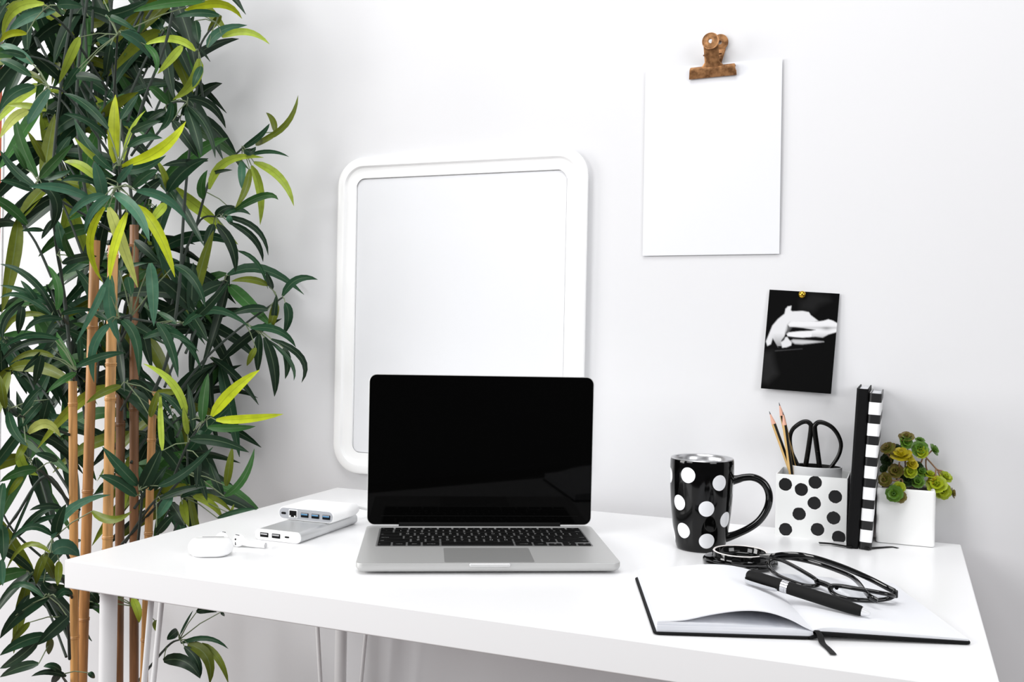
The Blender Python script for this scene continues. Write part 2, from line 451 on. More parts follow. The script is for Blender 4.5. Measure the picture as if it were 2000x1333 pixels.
# ------------------------------------------------------------------ power bank and hub
pb = thing('power_bank', 'flat silver power bank with white ends lying on the desk under the hub', 'power bank', (.1655, -.409, 0), math.radians(1))
PW, PL, PH = .0695, .150, .0145
def pring(y, ins=0):
    return [Vector((x, y, z+PH/2+.0002)) for x, z in rrect(PW-2*ins, PH-2*ins, PH/2-.0008-ins, 8)]
bm = newbm(); loops(bm, [pring(.0035), pring(PL-.002), pring(PL, .002)]); finish('body', bm, mat('bank_silver', (205, 206, 207), .42, .6), pb)
bm = newbm(); loops(bm, [pring(0, .0012), pring(.0008, .0003), pring(.002), pring(.0036)]); finish('end_cap', bm, M_plastic, pb)
def port(parent, cx, cz, w_, h_, y, kind):
    bm = newbm(); box(bm, (cx, y-.0001, cz), (w_, .0016, h_), .0004 if kind != 'round' else h_*.45, 2)
    o = finish('usb_port' if kind != 'jack' else 'network_port', bm, M_hole, parent, smooth=False)
    if kind == 'usb':
        bm = newbm(); box(bm, (cx, y-.0010, cz+h_*.20), (w_*.82, .0006, h_*.30)); finish('tongue', bm, mat('port_grey', (170, 170, 172), .4), o)
    if kind == 'usb_blue':
        bm = newbm(); box(bm, (cx, y-.0010, cz+h_*.22), (w_*.86, .0006, h_*.36)); finish('tongue', bm, M_blue, o)
        bm = newbm(); box(bm, (cx, y-.0011, cz+h_*.40), (w_*.86, .0006, h_*.08)); finish('tongue_edge', bm, mat('port_grey', (170, 170, 172), .4), o)
    if kind == 'jack':
        for sx in (-1, 1):
            bm = newbm(); box(bm, (cx+sx*w_*.36, y-.0009, cz-h_*.36), (w_*.2, .0008, h_*.22)); finish('latch_step', bm, M_plastic, o)
    return o
port(pb, -.0195, .0078, .0125, .0058, 0, 'usb')
port(pb, -.0012, .0078, .0125, .0058, 0, 'usb')
port(pb, .0155, .0078, .0068, .0022, 0, 'round')
hub = thing('usb_hub', 'white usb hub with grey port panel resting on the silver power bank', 'usb hub', (.1640, -.341, PH+.0004), math.radians(1))
HW, HH, HL = .0885, .0178, .076
def hring(y, ins=0, w_=HW):
    return [Vector((x-(HW-w_)/2*0, y, z+HH/2)) for x, z in rrect(w_-2*ins, HH-2*ins, HH/2-.0005-ins, 8)]
bm = newbm(); loops(bm, [hring(0, .0013), hring(.0006, .0005), hring(.0018), hring(HL-.012), hring(HL-.004, .002), hring(HL, .006)]); finish('body', bm, M_plastic, hub)
bm = newbm(); loops(bm, [hring(-.0003, .0016), hring(.0004, .0016)]); fp = finish('port_panel', bm, M_grey, hub)
port(hub, -.0355, .0088, .0072, .0028, -.0004, 'round')
bm = newbm(); box(bm, (-.0200, -.0003, .0089), (.0142, .0012, .0112), .0003, 1); finish('port_surround', bm, mat('port_light', (228, 229, 230), .4), hub)
port(hub, -.0200, .0090, .0108, .0086, -.0011, 'jack')
for cx in (-.0015, .0155, .0328): port(hub, cx, .0085, .0118, .0060, -.0004, 'usb_blue')
cab = spline([(.012, HL-.004, .009), (.015, HL+.02, .0075), (.03, HL+.055, -.004), (.06, HL+.085, -PH+.002), (.12, HL+.115, -PH+.002), (.2, HL+.125, -PH+.002)], 8)
bm = newbm(); tube(bm, cab, .0022, 10); finish('cable', bm, M_matwhite, hub)

# ------------------------------------------------------------------ earphones
ec = thing('earphone_case', 'small white pebble-shaped earphone case lying on the desk left of power bank', 'case', (.1375, -.5055, 0), math.radians(29))
EW, EDp, EH = .054, .040, .0215
bm = newbm()
rings = []
for k in range(13):
    a = -math.pi/2+math.pi*k/12
    zz = EH/2+EH/2*math.sin(a); ins = (EH/2)*(1-math.cos(a)) if abs(math.cos(a)) > 1e-6 else EH/2
    rings.append([Vector((x, y, zz)) for x, y in rrect(EW-2*ins*.9, EDp-2*ins*.9, max(.0205-ins*.9, .004), 8)])
loops(bm, rings); finish('shell', bm, M_plastic, ec, sharp=60)
bm = newbm(); box(bm, (.002, .004, EH-.0003), (.026, .0016, .0012), .0002, 1); finish('hinge_slot', bm, mat('slot_grey', (96, 96, 98), .5), ec)
bm = newbm(); loops(bm, [[Vector((x, y, z)) for x, y in rrect(EW*i_, EDp*i_, .0198*i_, 8)] for z, i_ in ((.0082, .9745), (.0085, .9765))], False, False); finish('lid_seam', bm, mat('seam_grey', (200, 200, 201), .5), ec)

def earbud():
    t = thing('earbud', 'white earbud lying in front between the case and the power bank', 'earphone', (.1395, -.4535, 0), 0, 'white earbuds')
    bm = newbm()
    rings = []
    for k in range(11):
        a = math.pi*k/10; x = -.0078*math.cos(a); r = .0082*math.sin(a)**.8 if 0 < k < 10 else .0004
        rings.append([Vector((.0*x+r*math.cos(q)*.95, x, .0084+r*math.sin(q))) for q in [2*math.pi*j/20 for j in range(20)]])
    loops(bm, rings); finish('head', bm, M_plastic, t, sharp=60)
    bm = newbm(); tube(bm, spline([(.004, .001, .0075), (.014, .003, .0048), (.036, .0065, .0042)], 5), [.0058, .0052, .0046, .0042, .0039, .0037, .0036, .0036, .0036, .0036, .0036], 16); finish('stem', bm, M_plastic, t, sharp=60)
    bm = newbm(); tube(bm, [(.0361, .0065, .0042), (.0366, .0066, .0042)], .0033, 16); finish('stem_ring', bm, mat('ring_grey', (188, 188, 190), .3, .8), t)
    bm = newbm(); lathe(bm, [(0, 0), (.0012, 0), (.0012, .0006), (0, .0006)], 12)
    bmesh.ops.rotate(bm, verts=bm.verts, cent=(0, 0, 0), matrix=Matrix.Rotation(math.radians(90), 3, 'X')); bmesh.ops.translate(bm, verts=bm.verts, vec=(.0003, -.0073, .0112))
    finish('sensor_dot', bm, M_hole, t)
    bm = newbm(); box(bm, (.0003, -.0074, .0058), (.0014, .0012, .0042), .0005, 2); finish('grille', bm, mat('grille_grey', (60, 60, 62), .5), t)
    bm = newbm(); box(bm, (.0003, -.0038, .0160), (.0058, .001, .0008), .0002, 1); finish('vent', bm, mat('grille_grey', (60, 60, 62), .5), t)
    return t
eb = earbud()
eb2 = copy_tree(eb); eb2.location = (.1140, -.4550, 0); eb2.rotation_euler = (0, 0, math.radians(172)); eb2['label'] = 'white earbud mostly hidden behind the earphone case'

# ------------------------------------------------------------------ paper, clip, card on the wall
ps = [ony(*q) for q in ((1259, 137, GAP-.0105), (1527, 112, GAP-.0105), (1522, 496, GAP-.0035), (1255, 500, GAP-.0035))]
bm = newbm(); NX, NZ = 8, 14; grid = []
for j in range(NZ+1):
    v = j/NZ; row = []
    for i in range(NX+1):
        u = i/NX
        p = ps[0]*(1-u)*(1-v)+ps[1]*u*(1-v)+ps[2]*u*v+ps[3]*(1-u)*v
        bow = .0015*math.sin(v*math.pi)*u - .0065*(abs(u-.5)*2)**2*(1-v)
        row.append((p+Vector((0, -bow, 0)), p+Vector((0, -bow+.0006, 0))))
    grid.append(row)
va = [[(bm.verts.new(a), bm.verts.new(b)) for a, b in row] for row in grid]
for j in range(NZ):
    for i in range(NX):
        for s in (0, 1): bm.faces.new((va[j][i][s], va[j][i+1][s], va[j+1][i+1][s], va[j+1][i][s]))
bnd = [(0, i) for i in range(NX)]+[(j, NX) for j in range(NZ)]+[(NZ, i) for i in range(NX, 0, -1)]+[(j, 0) for j in range(NZ, 0, -1)]
for (a, b), (c, d) in zip(bnd, bnd[1:]+bnd[:1]): bm.faces.new((va[a][b][0], va[c][d][0], va[c][d][1], va[a][b][1]))
tag(finish('paper_sheet', bm, M_paper, origin=(ps[0]+ps[1])/2), 'blank white sheet of paper hanging from the copper clip on the wall', 'paper')

clip = thing('bulldog_clip', 'copper bulldog clip hanging on the wall holding the blank sheet', 'clip', (.6416, GAP-.008, .6755))
clip.rotation_euler = (0, math.radians(-1.2), 0)
def clip_leaf(sgn, top, jaw_y, lean=0., rise=0.):
    bm = newbm()
    prof = [(0, .0, .000), (0.0015, .0, .004), (.0034, 0, .009), (.0038, 0, .0135), (.0016, 0, .0170)]
    hw = .0360
    A = []
    th = .0009
    for x in (-hw, -hw*.97, hw*.97, hw):
        col = []
        for (d, _, z) in prof:
            z2 = z*(0.95 if abs(x) >= hw else 1); col.append(bm.verts.new((x*(1-.055*(z/.0170)) , sgn*(jaw_y+d), z2)))
        for (d, _, z) in reversed(prof):
            z2 = z*(0.95 if abs(x) >= hw else 1); col.append(bm.verts.new((x*(1-.055*(z/.0170)), sgn*(jaw_y+d-th), z2)))
        A.append(col)
    n = len(A[0])
    for P, Q in zip(A, A[1:]):
        for j in range(n): bm.faces.new((P[j], P[(j+1) % n], Q[(j+1) % n], Q[j]))
    bm.faces.new(A[0]); bm.faces.new(A[-1])
    # neck and round ear, curved tube-like across
    for xs, ys in (((-1, 1), 0),):
        rows_ = []
        for z in [.0148, .0172, .022, .030, .038, .0435]:
            w_ = .0112+max(0, (.0200-z))*1.5
            yb = jaw_y+.0012+(z-.0148)*(top-jaw_y-.0012)/.0355
            rows_.append([(w_*math.sin(q)+lean*(z-.0148)/.035, sgn*(yb+.0022*math.cos(q)), z) for q in [math.radians(d) for d in (-90, -55, -20, 20, 55, 90)]])
        f_ = [[bm.verts.new(p) for p in r_] for r_ in rows_]
        b_ = [[bm.verts.new((p[0]*.97, p[1]-sgn*th, p[2])) for p in r_] for r_ in rows_]
        for G_ in (f_, b_):
            for P, Q in zip(G_, G_[1:]):
                for j in range(5): bm.faces.new((P[j], P[j+1], Q[j+1], Q[j]))
        for j in (0, 5):
            for P, Q, p_, q_ in zip(f_, f_[1:], b_, b_[1:]): bm.faces.new((P[j], Q[j], q_[j], p_[j]))
    # ear: ring disc with a hole
    c = Vector((lean, sgn*top, .0500+rise)); N = 32
    pr = [(.0030, .0), (.0035, .0012), (.0065, .0014), (.0105, .0006), (.0122, .0012), (.0128, .0010), (.0128, .0002), (.0122, 0), (.0065, .0002), (.0035, -.0002)]
    rings = [[c+Vector((r*math.cos(2*math.pi*j/N), sgn*d, r*math.sin(2*math.pi*j/N))) for j in range(N)] for r, d in pr]
    R_ = [[bm.verts.new(p) for p in ring] for ring in rings]
    for i in range(len(R_)):
        P, Q = R_[i], R_[(i+1) % len(R_)]
        for j in range(N): bm.faces.new((P[j], P[(j+1) % N], Q[(j+1) % N], Q[j]))
    return bm
finish('front_plate', clip_leaf(-1, .0185, .0022), M_copper, clip)
bk = finish('back_plate', clip_leaf(1, .0080, .0, .0092, .0045), M_copper, clip)
bm = newbm(); tube(bm, [(-.0140, -.003, .034), (.0140, -.003, .034)], .0012, 10)
for i in range(9): tube(bm, [(-.009+.0022*i, -.003+.0034*math.cos(q), .034+.0034*math.sin(q)) for q in [2*math.pi*j/14 for j in range(14)]], .0006, 6, closed=True, up=Vector((1, 0, 0)))
finish('spring', bm, mat('spring_copper', (120, 80, 48), .4, .7), clip)
clip.location.y = GAP-.0120
def inside(px, py, poly):
    n = len(poly); res = np.zeros(px.shape, bool); dmin = np.full(px.shape, 1e9); j = n-1
    for i in range(n):
        xi, yi = poly[i]; xj, yj = poly[j]
        cond = ((yi > py) != (yj > py)) & (px < (xj-xi)*(py-yi)/(yj-yi+1e-12)+xi)
        res ^= cond
        ex, ey = xj-xi, yj-yi; t = np.clip(((px-xi)*ex+(py-yi)*ey)/(ex*ex+ey*ey+1e-9), 0, 1)
        dmin = np.minimum(dmin, np.hypot(px-xi-t*ex, py-yi-t*ey)); j = i
    return np.where(res, dmin, -dmin)
GU, GV = 110, 154
uu, vv = np.meshgrid(np.linspace(0, 1, GU+1), np.linspace(0, 1, GV+1))
QX = 237+763*uu-92*vv; QY = 88+47*uu+1072*vv
val = np.full(QX.shape, .004)
def soft(s, w_=6): return np.clip(.5+s/(2*w_), 0, 1)
def paint(poly, g, w_=6):
    global val
    k = soft(inside(QX, QY, poly), w_); val = val*(1-k)+g*k
paint([(575, 190), (700, 120), (880, 170), (900, 210), (780, 260), (720, 330), (575, 310)], .014, 40)
paint([(150, 770), (270, 755), (300, 900), (330, 1000), (220, 1100), (140, 1090)], .018, 40)
paint([(300, 748), (600, 725), (600, 731), (300, 758)], .05, 5)
sh = .72-.5*np.clip((QY-560)/160, 0, 1)*np.clip((420-QX)/60+1, 0, 1)*np.clip((QX-240)/60, 0, 1)
paint([(200, 650), (225, 590), (270, 480), (330, 410), (405, 350), (415, 300), (440, 272), (480, 265), (472, 312), (490, 325), (600, 320), (670, 333), (690, 365), (770, 425), (720, 434), (560, 434), (470, 445), (440, 470), (445, 520), (420, 550), (400, 600), (370, 640), (372, 700), (335, 715), (290, 640), (275, 615), (255, 680), (215, 700)], sh)
paint([(440, 472), (470, 445), (480, 500), (440, 560), (415, 560)], .12, 16)
sh = .78-.35*np.clip((QY-545)/70, 0, 1)*(QX > 700)-.3*np.exp(-((QX-860)/50)**2-((QY-510)/22)**2)-.22*np.exp(-((QY-500)/14)**2)
paint([(440, 468), (470, 437), (560, 430), (780, 432), (830, 425), (880, 410), (930, 425), (980, 455), (970, 545), (880, 572), (820, 605), (740, 597), (600, 607), (520, 602), (440, 592), (428, 570), (450, 552), (560, 540), (700, 533), (745, 522), (690, 515), (600, 502), (520, 494), (460, 492)], sh)
paint([(470, 645), (500, 628), (600, 632), (700, 638), (830, 650), (700, 667), (600, 678), (520, 675)], .55, 10)
paint([(365, 660), (400, 635), (415, 605), (435, 600), (450, 625), (484, 662), (478, 692), (430, 712), (380, 718)], .7)
paint([(330, 700), (370, 700), (372, 725), (340, 730)], .006, 4)
bm = newbm()
cl = bm.verts.layers.float_color.new('print')
TL, TR, BR, BL = [ony(x, y, yv) for x, y, yv in ((1503, 566, GAP-.0035), (1640, 574, GAP-.0035), (1623, 770, GAP-.011), (1486, 759, GAP-.011))]
vg = []
for j in range(GV+1):
    row = []
    for i in range(GU+1):
        u, v = i/GU, j/GV
        p = TL*(1-u)*(1-v)+TR*u*(1-v)+BR*u*v+BL*(1-u)*v
        vt = bm.verts.new(p); g = float(val[j, i]); vt[cl] = (g, g, g*1.02, 1); row.append(vt)
    vg.append(row)
for j in range(GV):
    for i in range(GU): bm.faces.new((vg[j][i], vg[j+1][i], vg[j+1][i+1], vg[j][i+1]))
edge = [vg[0][i] for i in range(GU)]+[vg[j][GU] for j in range(GV)]+[vg[GV][i] for i in range(GU, 0, -1)]+[vg[j][0] for j in range(GV, 0, -1)]
be = []
for v in edge:
    n_ = bm.verts.new(v.co+Vector((0, .0005, 0))); n_[cl] = (.6, .6, .6, 1); be.append(n_)
for a in range(len(edge)):
    b = (a+1) % len(edge); bm.faces.new((edge[a], edge[b], be[b], be[a]))
bm.faces.new(be)
M_print = attr_mat('photo_print', 'print', .4, .05)
tag(finish('photo_card', bm, M_print, origin=(TL+TR)/2), 'black photo print of two pale hands pinned to the wall above pen box', 'photo')
pp = ony(1567, 576, GAP-.006)
pin = thing('push_pin', 'round gold push pin at the top of the black photo print', 'pin', pp, 0, rot=(math.radians(90), 0, 0))
bm = newbm(); lathe(bm, [(0, .0062), (.002, .0060), (.0040, .0050), (.0052, .0034), (.0055, .0018), (.0052, .0014), (0, .0012)], 28); finish('head', bm, M_brass, pin, sharp=60)
bm = newbm(); lathe(bm, [(0, .002), (.0005, .002), (.0005, -.006), (0, -.008)], 8); finish('shaft', bm, M_chrome, pin)

# ------------------------------------------------------------------ dotted pen box, cup, pencils, scissors
BX0, BX1, BY0, BY1, BH = .7575, .8535, -.0600, .0190, .0880
bc = Vector(((BX0+BX1)/2, (BY0+BY1)/2, 0))
pbx = thing('pen_box', 'square white metal box with black dots standing against the wall', 'box', bc)
bw, bd = BX1-BX0, BY1-BY0
def frontdot(cx, cy):  # from places measured on the front face, in units of its width and height
    return ((cx-.5)*bw, -bd/2, cy*BH)
dl = [(.135, .837), (.362, .775), (.553, .905), (.834, .702), (.547, .575), (.339, .383), (.818, .366), (.153, .117), (.600, .162), (.895, .068)]
cen = [frontdot(*d) for d in dl]
cen += [(bw/2, y, z) for y, z in ((-.02, .07), (.015, .05), (-.01, .025), (.03, .015))]+[(-bw/2, y, z) for y, z in ((-.02, .07), (.02, .06), (0, .035), (-.025, .015))]+[(x, bd/2, z) for x, z in ((-.03, .06), (0, .03), (.03, .07))]
bm = newbm(); t_ = .0014
ro = [Vector((x, y, 0)) for x, y in rrect(bw, bd, .0012, 2)]; ri = [Vector((x, y, 0)) for x, y in rrect(bw-2*t_, bd-2*t_, .0008, 2)]
lift = lambda ring, z: [p+Vector((0, 0, z)) for p in ring]
loops(bm, [lift(ro, .0), lift(ro, BH), lift(ri, BH), lift(ri, .0016)])
finish('body', bm, dots_mat('box_dots', (243, 244, 243), (16, 16, 17), .4, cen, .0090, wob=.0016), pbx)
cup = thing('pencil_cup', 'oval white cup with black inside standing inside the dotted box', 'cup', (.8072, -.0195, .0018))
bm = newbm(); CA, CB_ = .0365, .0265
lathe(bm, [(0, 0), (CA, 0), (CA, .0955), (CA-.0008, .0962), (CA-.0016, .0955)], 56, sy=CB_/CA); finish('wall', bm, mat('cup_white', (214, 215, 217), .4), cup)
bm = newbm(); lathe(bm, [(CA-.0016, .0955), (CA-.0017, .003), (0, .003)], 56, sy=CB_/CA); finish('inside', bm, mat('cup_black', (22, 20, 19), .6), cup)

M_wood = mat('pencil_wood', (222, 170, 148), .6); M_gold = mat('pencil_gold', (206, 170, 108), .35, .35); M_lead = mat('graphite', (62, 62, 66), .4)
def pencil_parts(t, L=.135, r=.0034, spin=0):
    bm = newbm(); hexa = [(r*math.cos(math.radians(60*k+spin)), r*math.sin(math.radians(60*k+spin))) for k in range(6)]
    Rr = loops(bm, [[Vector((x, y, z)) for x, y in hexa] for z in (0, L-.019)])
    bm.faces.ensure_lookup_table()
    for k, f in enumerate(bm.faces):
        if k < 6: f.material_index = k % 2
    finish('shaft', bm, [M_gold, M_black], t, smooth=False)
    bm = newbm(); lathe(bm, [(r*.93, L-.0191), (.0009, L-.0045)], 18); bmesh.ops.holes_fill(bm, edges=bm.edges); finish('sharpened_wood', bm, M_wood, t)
    bm = newbm(); lathe(bm, [(.0009, L-.0046), (.0003, L), (0, L)], 12); finish('graphite_tip', bm, M_lead, t)
def pencil(tip, foot, label, spin, r=.0036):
    tip, foot = Vector(tip), Vector(foot)
    t = thing('pencil', label, 'pencil', foot, 0, 'pencils in the cup')
    d = tip-foot; t.rotation_mode = 'QUATERNION'; t.rotation_quaternion = d.to_track_quat('Z', 'Y')
    pencil_parts(t, d.length, r, spin)
    return t
def lean(x0, y0, Y0, x1, y1, Y1, label, spin):   # point of the pencil, a lower place on it, then on down to the cup floor
    a, b = ony(x0, y0, Y0), ony(x1, y1, Y1); k = (a.z-.006)/(a.z-b.z)
    pencil(a, a+(b-a)*k, label, spin)
lean(1502.5, 804, -.030, 1538.8, 905, -.030, 'gold and black pencil leaning furthest left out of the cup', 62)
lean(1521.5, 787, -.018, 1549.5, 905, -.018, 'tallest pencil, its point sticking up behind the other two', 30)
lean(1529, 805, -.034, 1542.5, 905, -.0355, 'gold and black pencil nearest the scissors, in front of the tallest pencil', 68)

scs = thing('scissors', 'black handled scissors standing handles up in the cup', 'scissors', (.8085, -.0185, .006))
so = Vector((.8085, -.0185, .006))
def c8(x, y, yv): return ony(1480+x/8.33, 770+y/8.33, yv)-so
M_handle = mat('handle_black', (11, 10, 9), .25, spec=.3, vary=(500, (70, 64, 56)))
MATS['handle_black'].node_tree.nodes['Color Ramp'].color_ramp.elements[0].position = .30
MATS['handle_black'].node_tree.nodes['Color Ramp'].color_ramp.elements[1].position = .34
hl = [(735, 1330), (775, 1180), (830, 850), (868, 560), (855, 490), (800, 452), (720, 462), (625, 520), (560, 590), (528, 690), (530, 820), (560, 960), (615, 1080), (670, 1210)]
hr = [(1020, 1330), (1005, 1180), (960, 850), (925, 570), (938, 500), (1000, 460), (1100, 480), (1210, 545), (1300, 660), (1352, 800), (1340, 930), (1290, 1050), (1200, 1180), (1130, 1270)]
for pts, yo in ((hl, -.0165), (hr, -.0205)):
    P = spline([c8(x, y, yo) for x, y in pts], 5); k = len(P)
    rad = [.0036 if i < k*.24 else (.0036-.0009*min(1, (i-k*.24)/(k*.5))) for i in range(k)]
    bm = newbm(); tube(bm, P, rad, 12, up=Vector((0, 1, 0))); finish('handle', bm, M_handle, scs)
for sx in (-1, 1):
    bm = newbm(); x0 = .004*sx; yb = .0015*sx
    poly_prism(bm, [(-.0125*sx*0+x0-.007, yb, .085), (x0+.007, yb, .085), (x0+.006, yb, .03), (x0*.2, yb, .0), (x0-.006, yb, .03)], (0, .0014, 0))
    finish('blade', bm, M_chrome, scs)
bm = newbm(); lathe(bm, [(0, 0), (.003, 0), (.003, .006), (0, .0065)], 16); bmesh.ops.rotate(bm, verts=bm.verts, cent=(0, 0, 0), matrix=Matrix.Rotation(math.radians(90), 3, 'X')); bmesh.ops.translate(bm, verts=bm.verts, vec=(0, .002, .07))
finish('pivot_screw', bm, M_chrome, scs)

# ------------------------------------------------------------------ standing notebooks
def standing_book(name, label, x0, x1, h, mcover, lean, ydeep, ribbon):
    t = thing(name, label, 'notebook', (x1, -.099, 0.0003)); t.rotation_euler = (0, math.radians(lean), 0)
    th = x1-x0; D = ydeep
    # cover: spine (rounded) and two boards
    bm = newbm(); o_ = []; N = 6; ct = .0017
    outer = [(-th, D)]+[(-th+.0035*(1-math.cos(a)), .0035*(1-math.sin(a))) for a in [math.pi/2*k/N for k in range(N+1)]]+[(-.0035*(1-math.sin(a)), .0035*(1-math.cos(a))) for a in [math.pi/2*k/N for k in range(N+1)]]+[(0, D)]
    inner = [(-ct, D), (-ct, .004), (-.005, ct*1.2), (-th+.005, ct*1.2), (-th+ct, .004), (-th+ct, D)]
    poly_prism(bm, [(x, y, 0) for x, y in outer+inner], (0, 0, h)); finish('cover', bm, mcover, t, sharp=40)
    bm = newbm(); box(bm, (-th/2, D/2-.0005, h/2), (th-2*ct-.0002, D-.007, h-.005)); finish('pages', bm, M_paper, t, smooth=False)
    if ribbon:
        P = spline([(Vector(p)-Vector((x1, -.099, .0003))) for p in ribbon], 6)
        bm = newbm(); tube(bm, P, .0030, 8, ry=.0011, up=Vector((0, 0, 1))); finish('ribbon', bm, M_black, t)
    return t
standing_book('notebook', 'plain black notebook standing upright beside the dotted pen box', .8549, .8702, .2140, M_blackcloth, 2.4, .124,
    [onz(1600, 1064, .0012), onz(1625, 1065, .0012), onz(1656, 1069, .002), onz(1664, 1068, .0035)])
standing_book('notebook', 'black and white striped notebook standing upright beside the white cube pot', .8712, .8868, .2085, stripes_mat('stripe_cover', (19, 19, 20), (244, 244, 245), .2085, .0284, .42, .45), 2.4, .124,
    [onz(1692, 1072, .003), onz(1703, 1071, .0015), onz(1722, 1069.5, .0012), onz(1742, 1068, .0012), onz(1754, 1070, .0012)])

# ------------------------------------------------------------------ succulent in white cube pot
px0, px1 = .8908, .9655
PY0 = -.0425
pc = Vector(((px0+px1)/2, PY0+.035, 0))
pot = thing('potted_succulent', 'green succulent in a white cube pot standing at the right end of desk', 'plant', pc)
bm = newbm(); s = px1-px0; dpt = .070; H = .0765
def pr_(i, z): return [Vector((x, y, z)) for x, y in rrect(s-2*i, dpt-2*i, .0045-min(i, .002), 4)]
loops(bm, [pr_(.004, 0), pr_(.001, .0008), pr_(0, .003), pr_(0, H-.003), pr_(.0008, H-.0008), pr_(.003, H), pr_(.0055, H-.002), pr_(.006, H-.02)])
finish('pot', bm, mat('pot_white', (249, 249, 248), .5), pot)
bm = newbm(); loops(bm, [pr_(.0058, H-.014), pr_(.0058, H-.0045)])
for f in list(bm.faces): pass
finish('soil', bm, mat('soil', (48, 38, 30), .9, bump=(300, 1.0)), pot)
def c6(x, y, d): return at(1690+x/4.935, 820+y/4.935, d)-pc
PD = (pc+Vector((0, 0, .08))-CC).dot(CF)
GRN = {'lime': ((176, 186, 40), (140, 160, 30)), 'yellow': ((206, 196, 40), (170, 150, 30)), 'green': ((112, 150, 48), (70, 110, 40)),
       'dark': ((62, 88, 46), (42, 62, 34)), 'brown': ((128, 138, 52), (108, 74, 44))}
M_ros = attr_mat('succulent_leaf', 'leafcol', .4, .4)
def rosette(c, R, nrm, colr, seed, layers=3):
    rnd = random.Random(seed); bm = newbm(); cl = bm.verts.layers.float_color.new('leafcol')
    nrm = Vector(nrm).normalized(); a = nrm.cross(Vector((.2, .1, 1))).normalized(); b = nrm.cross(a)
    inner, outer = [Vector(lin(k)[:3]) for k in GRN[colr]]
    for L in range(layers):
        n = (6, 6, 5, 4)[L]; el = (.12, .55, 1.0, 1.3)[L]; ln = R*(1.0, .82, .58, .35)[L]; wd = ln*.44
        for k in range(n):
            q = 2*math.pi*(k+.5*L)/n+rnd.uniform(-.12, .12); e = el+rnd.uniform(-.1, .1)
            rad = a*math.cos(q)+b*math.sin(q); d = rad*math.cos(e)+nrm*math.sin(e); sd = d.cross(nrm)
            if sd.length < 1e-3: sd = a
            sd.normalize(); up = sd.cross(d).normalized()
            base = c+nrm*(R*.08*L); vv_ = []
            for s_ in range(6):
                t = s_/5; w_ = wd*(.32, .62, .92, 1.12, 1.05, .55)[s_]; cup_ = up*(R*.16*(t*t))
                ctr = base+d*(ln*t)+cup_; row = []
                for j in range(6):
                    g = 2*math.pi*j/6
                    v = bm.verts.new(ctr+sd*(w_*math.cos(g))+up*(R*.075*math.sin(g)*(1-.5*t)+abs(math.cos(g))*w_*.18))
                    kc = max(0, t-.35)/.65*rnd.uniform(.6, 1.0); v[cl] = (*(inner*(1-kc)+outer*kc), 1); row.append(v)
                vv_.append(row)
            for P, Q in zip(vv_, vv_[1:]):
                for j in range(6): bm.faces.new((P[j], P[(j+1) % 6], Q[(j+1) % 6], Q[j]))
            bm.faces.new(vv_[0]); bm.faces.new(vv_[-1])
    return finish('rosette', bm, M_ros, pot, sharp=80)
TOC = (CC-pc).normalized()
Zu = Vector((0, 0, 1)); Xr = CR
RS = [(395, 185, 72, 'brown', (0, .6, .8), 0), (390, 225, 62, 'green', (.3, .9, .2), -.004), (190, 285, 72, 'brown', (-.5, .5, .7), 0), (525, 290, 78, 'green', (.1, 1, .25), -.008), (545, 320, 60, 'lime', (-.2, 1, .1), -.012),
      (645, 298, 62, 'green', (.8, .55, .25), .004), (345, 365, 100, 'yellow', (-.1, .45, .9), -.012), (400, 385, 66, 'yellow', (.3, .5, .8), -.014), (525, 210, 46, 'green', (.1, .4, .9), .006), (300, 288, 55, 'dark', (-.2, .5, .8), .012),
      (215, 390, 62, 'dark', (-.3, .9, .1), .010), (140, 475, 46, 'dark', (-.6, .6, .4), .010), (180, 580, 68, 'brown', (-.5, .9, .1), -.018), (295, 505, 72, 'brown', (-.1, 1, .3), -.006), (432, 510, 62, 'lime', (.1, 1, .2), -.012),
      (452, 440, 52, 'yellow', (.2, .9, .5), -.013), (505, 455, 50, 'dark', (.4, .8, .3), .0), (405, 590, 66, 'dark', (0, 1, .3), -.004), (505, 605, 62, 'green', (.1, 1, .3), -.010), (535, 510, 56, 'green', (.4, .8, .4), -.004), (620, 540, 54, 'lime', (.3, .6, .9), -.006),
      (765, 562, 64, 'lime', (.5, .8, .5), -.004), (690, 640, 92, 'lime', (-.1, .9, .5), -.012), (740, 690, 78, 'lime', (.2, 1, -.1), -.012), (825, 712, 52, 'brown', (.9, .5, .1), -.008), (660, 590, 50, 'yellow', (-.3, .6, .8), -.010),
      (325, 660, 58, 'lime', (.1, 1, .3), -.030), (285, 715, 78, 'green', (-.2, 1, .0), -.034), (335, 745, 56, 'brown', (.3, 1, -.3), -.034)]
tips = []
for i, (x, y, r, colr, n, dd) in enumerate(RS):
    c = c6(x, y, PD+dd)
    nn = Xr*n[0]+TOC*n[1]+Zu*n[2]
    Rr_ = r/4.935*PD/F*1.08
    c.x = max(c.x, .8925+.042*(c.z-.0765)-pc.x+Rr_*.9)      # clear of the striped notebook
    rosette(c, Rr_, nn, colr, i)
bm = newbm()
def sp6(*pts): return spline([c6(x, y, PD+d) for x, y, d in pts], 5)
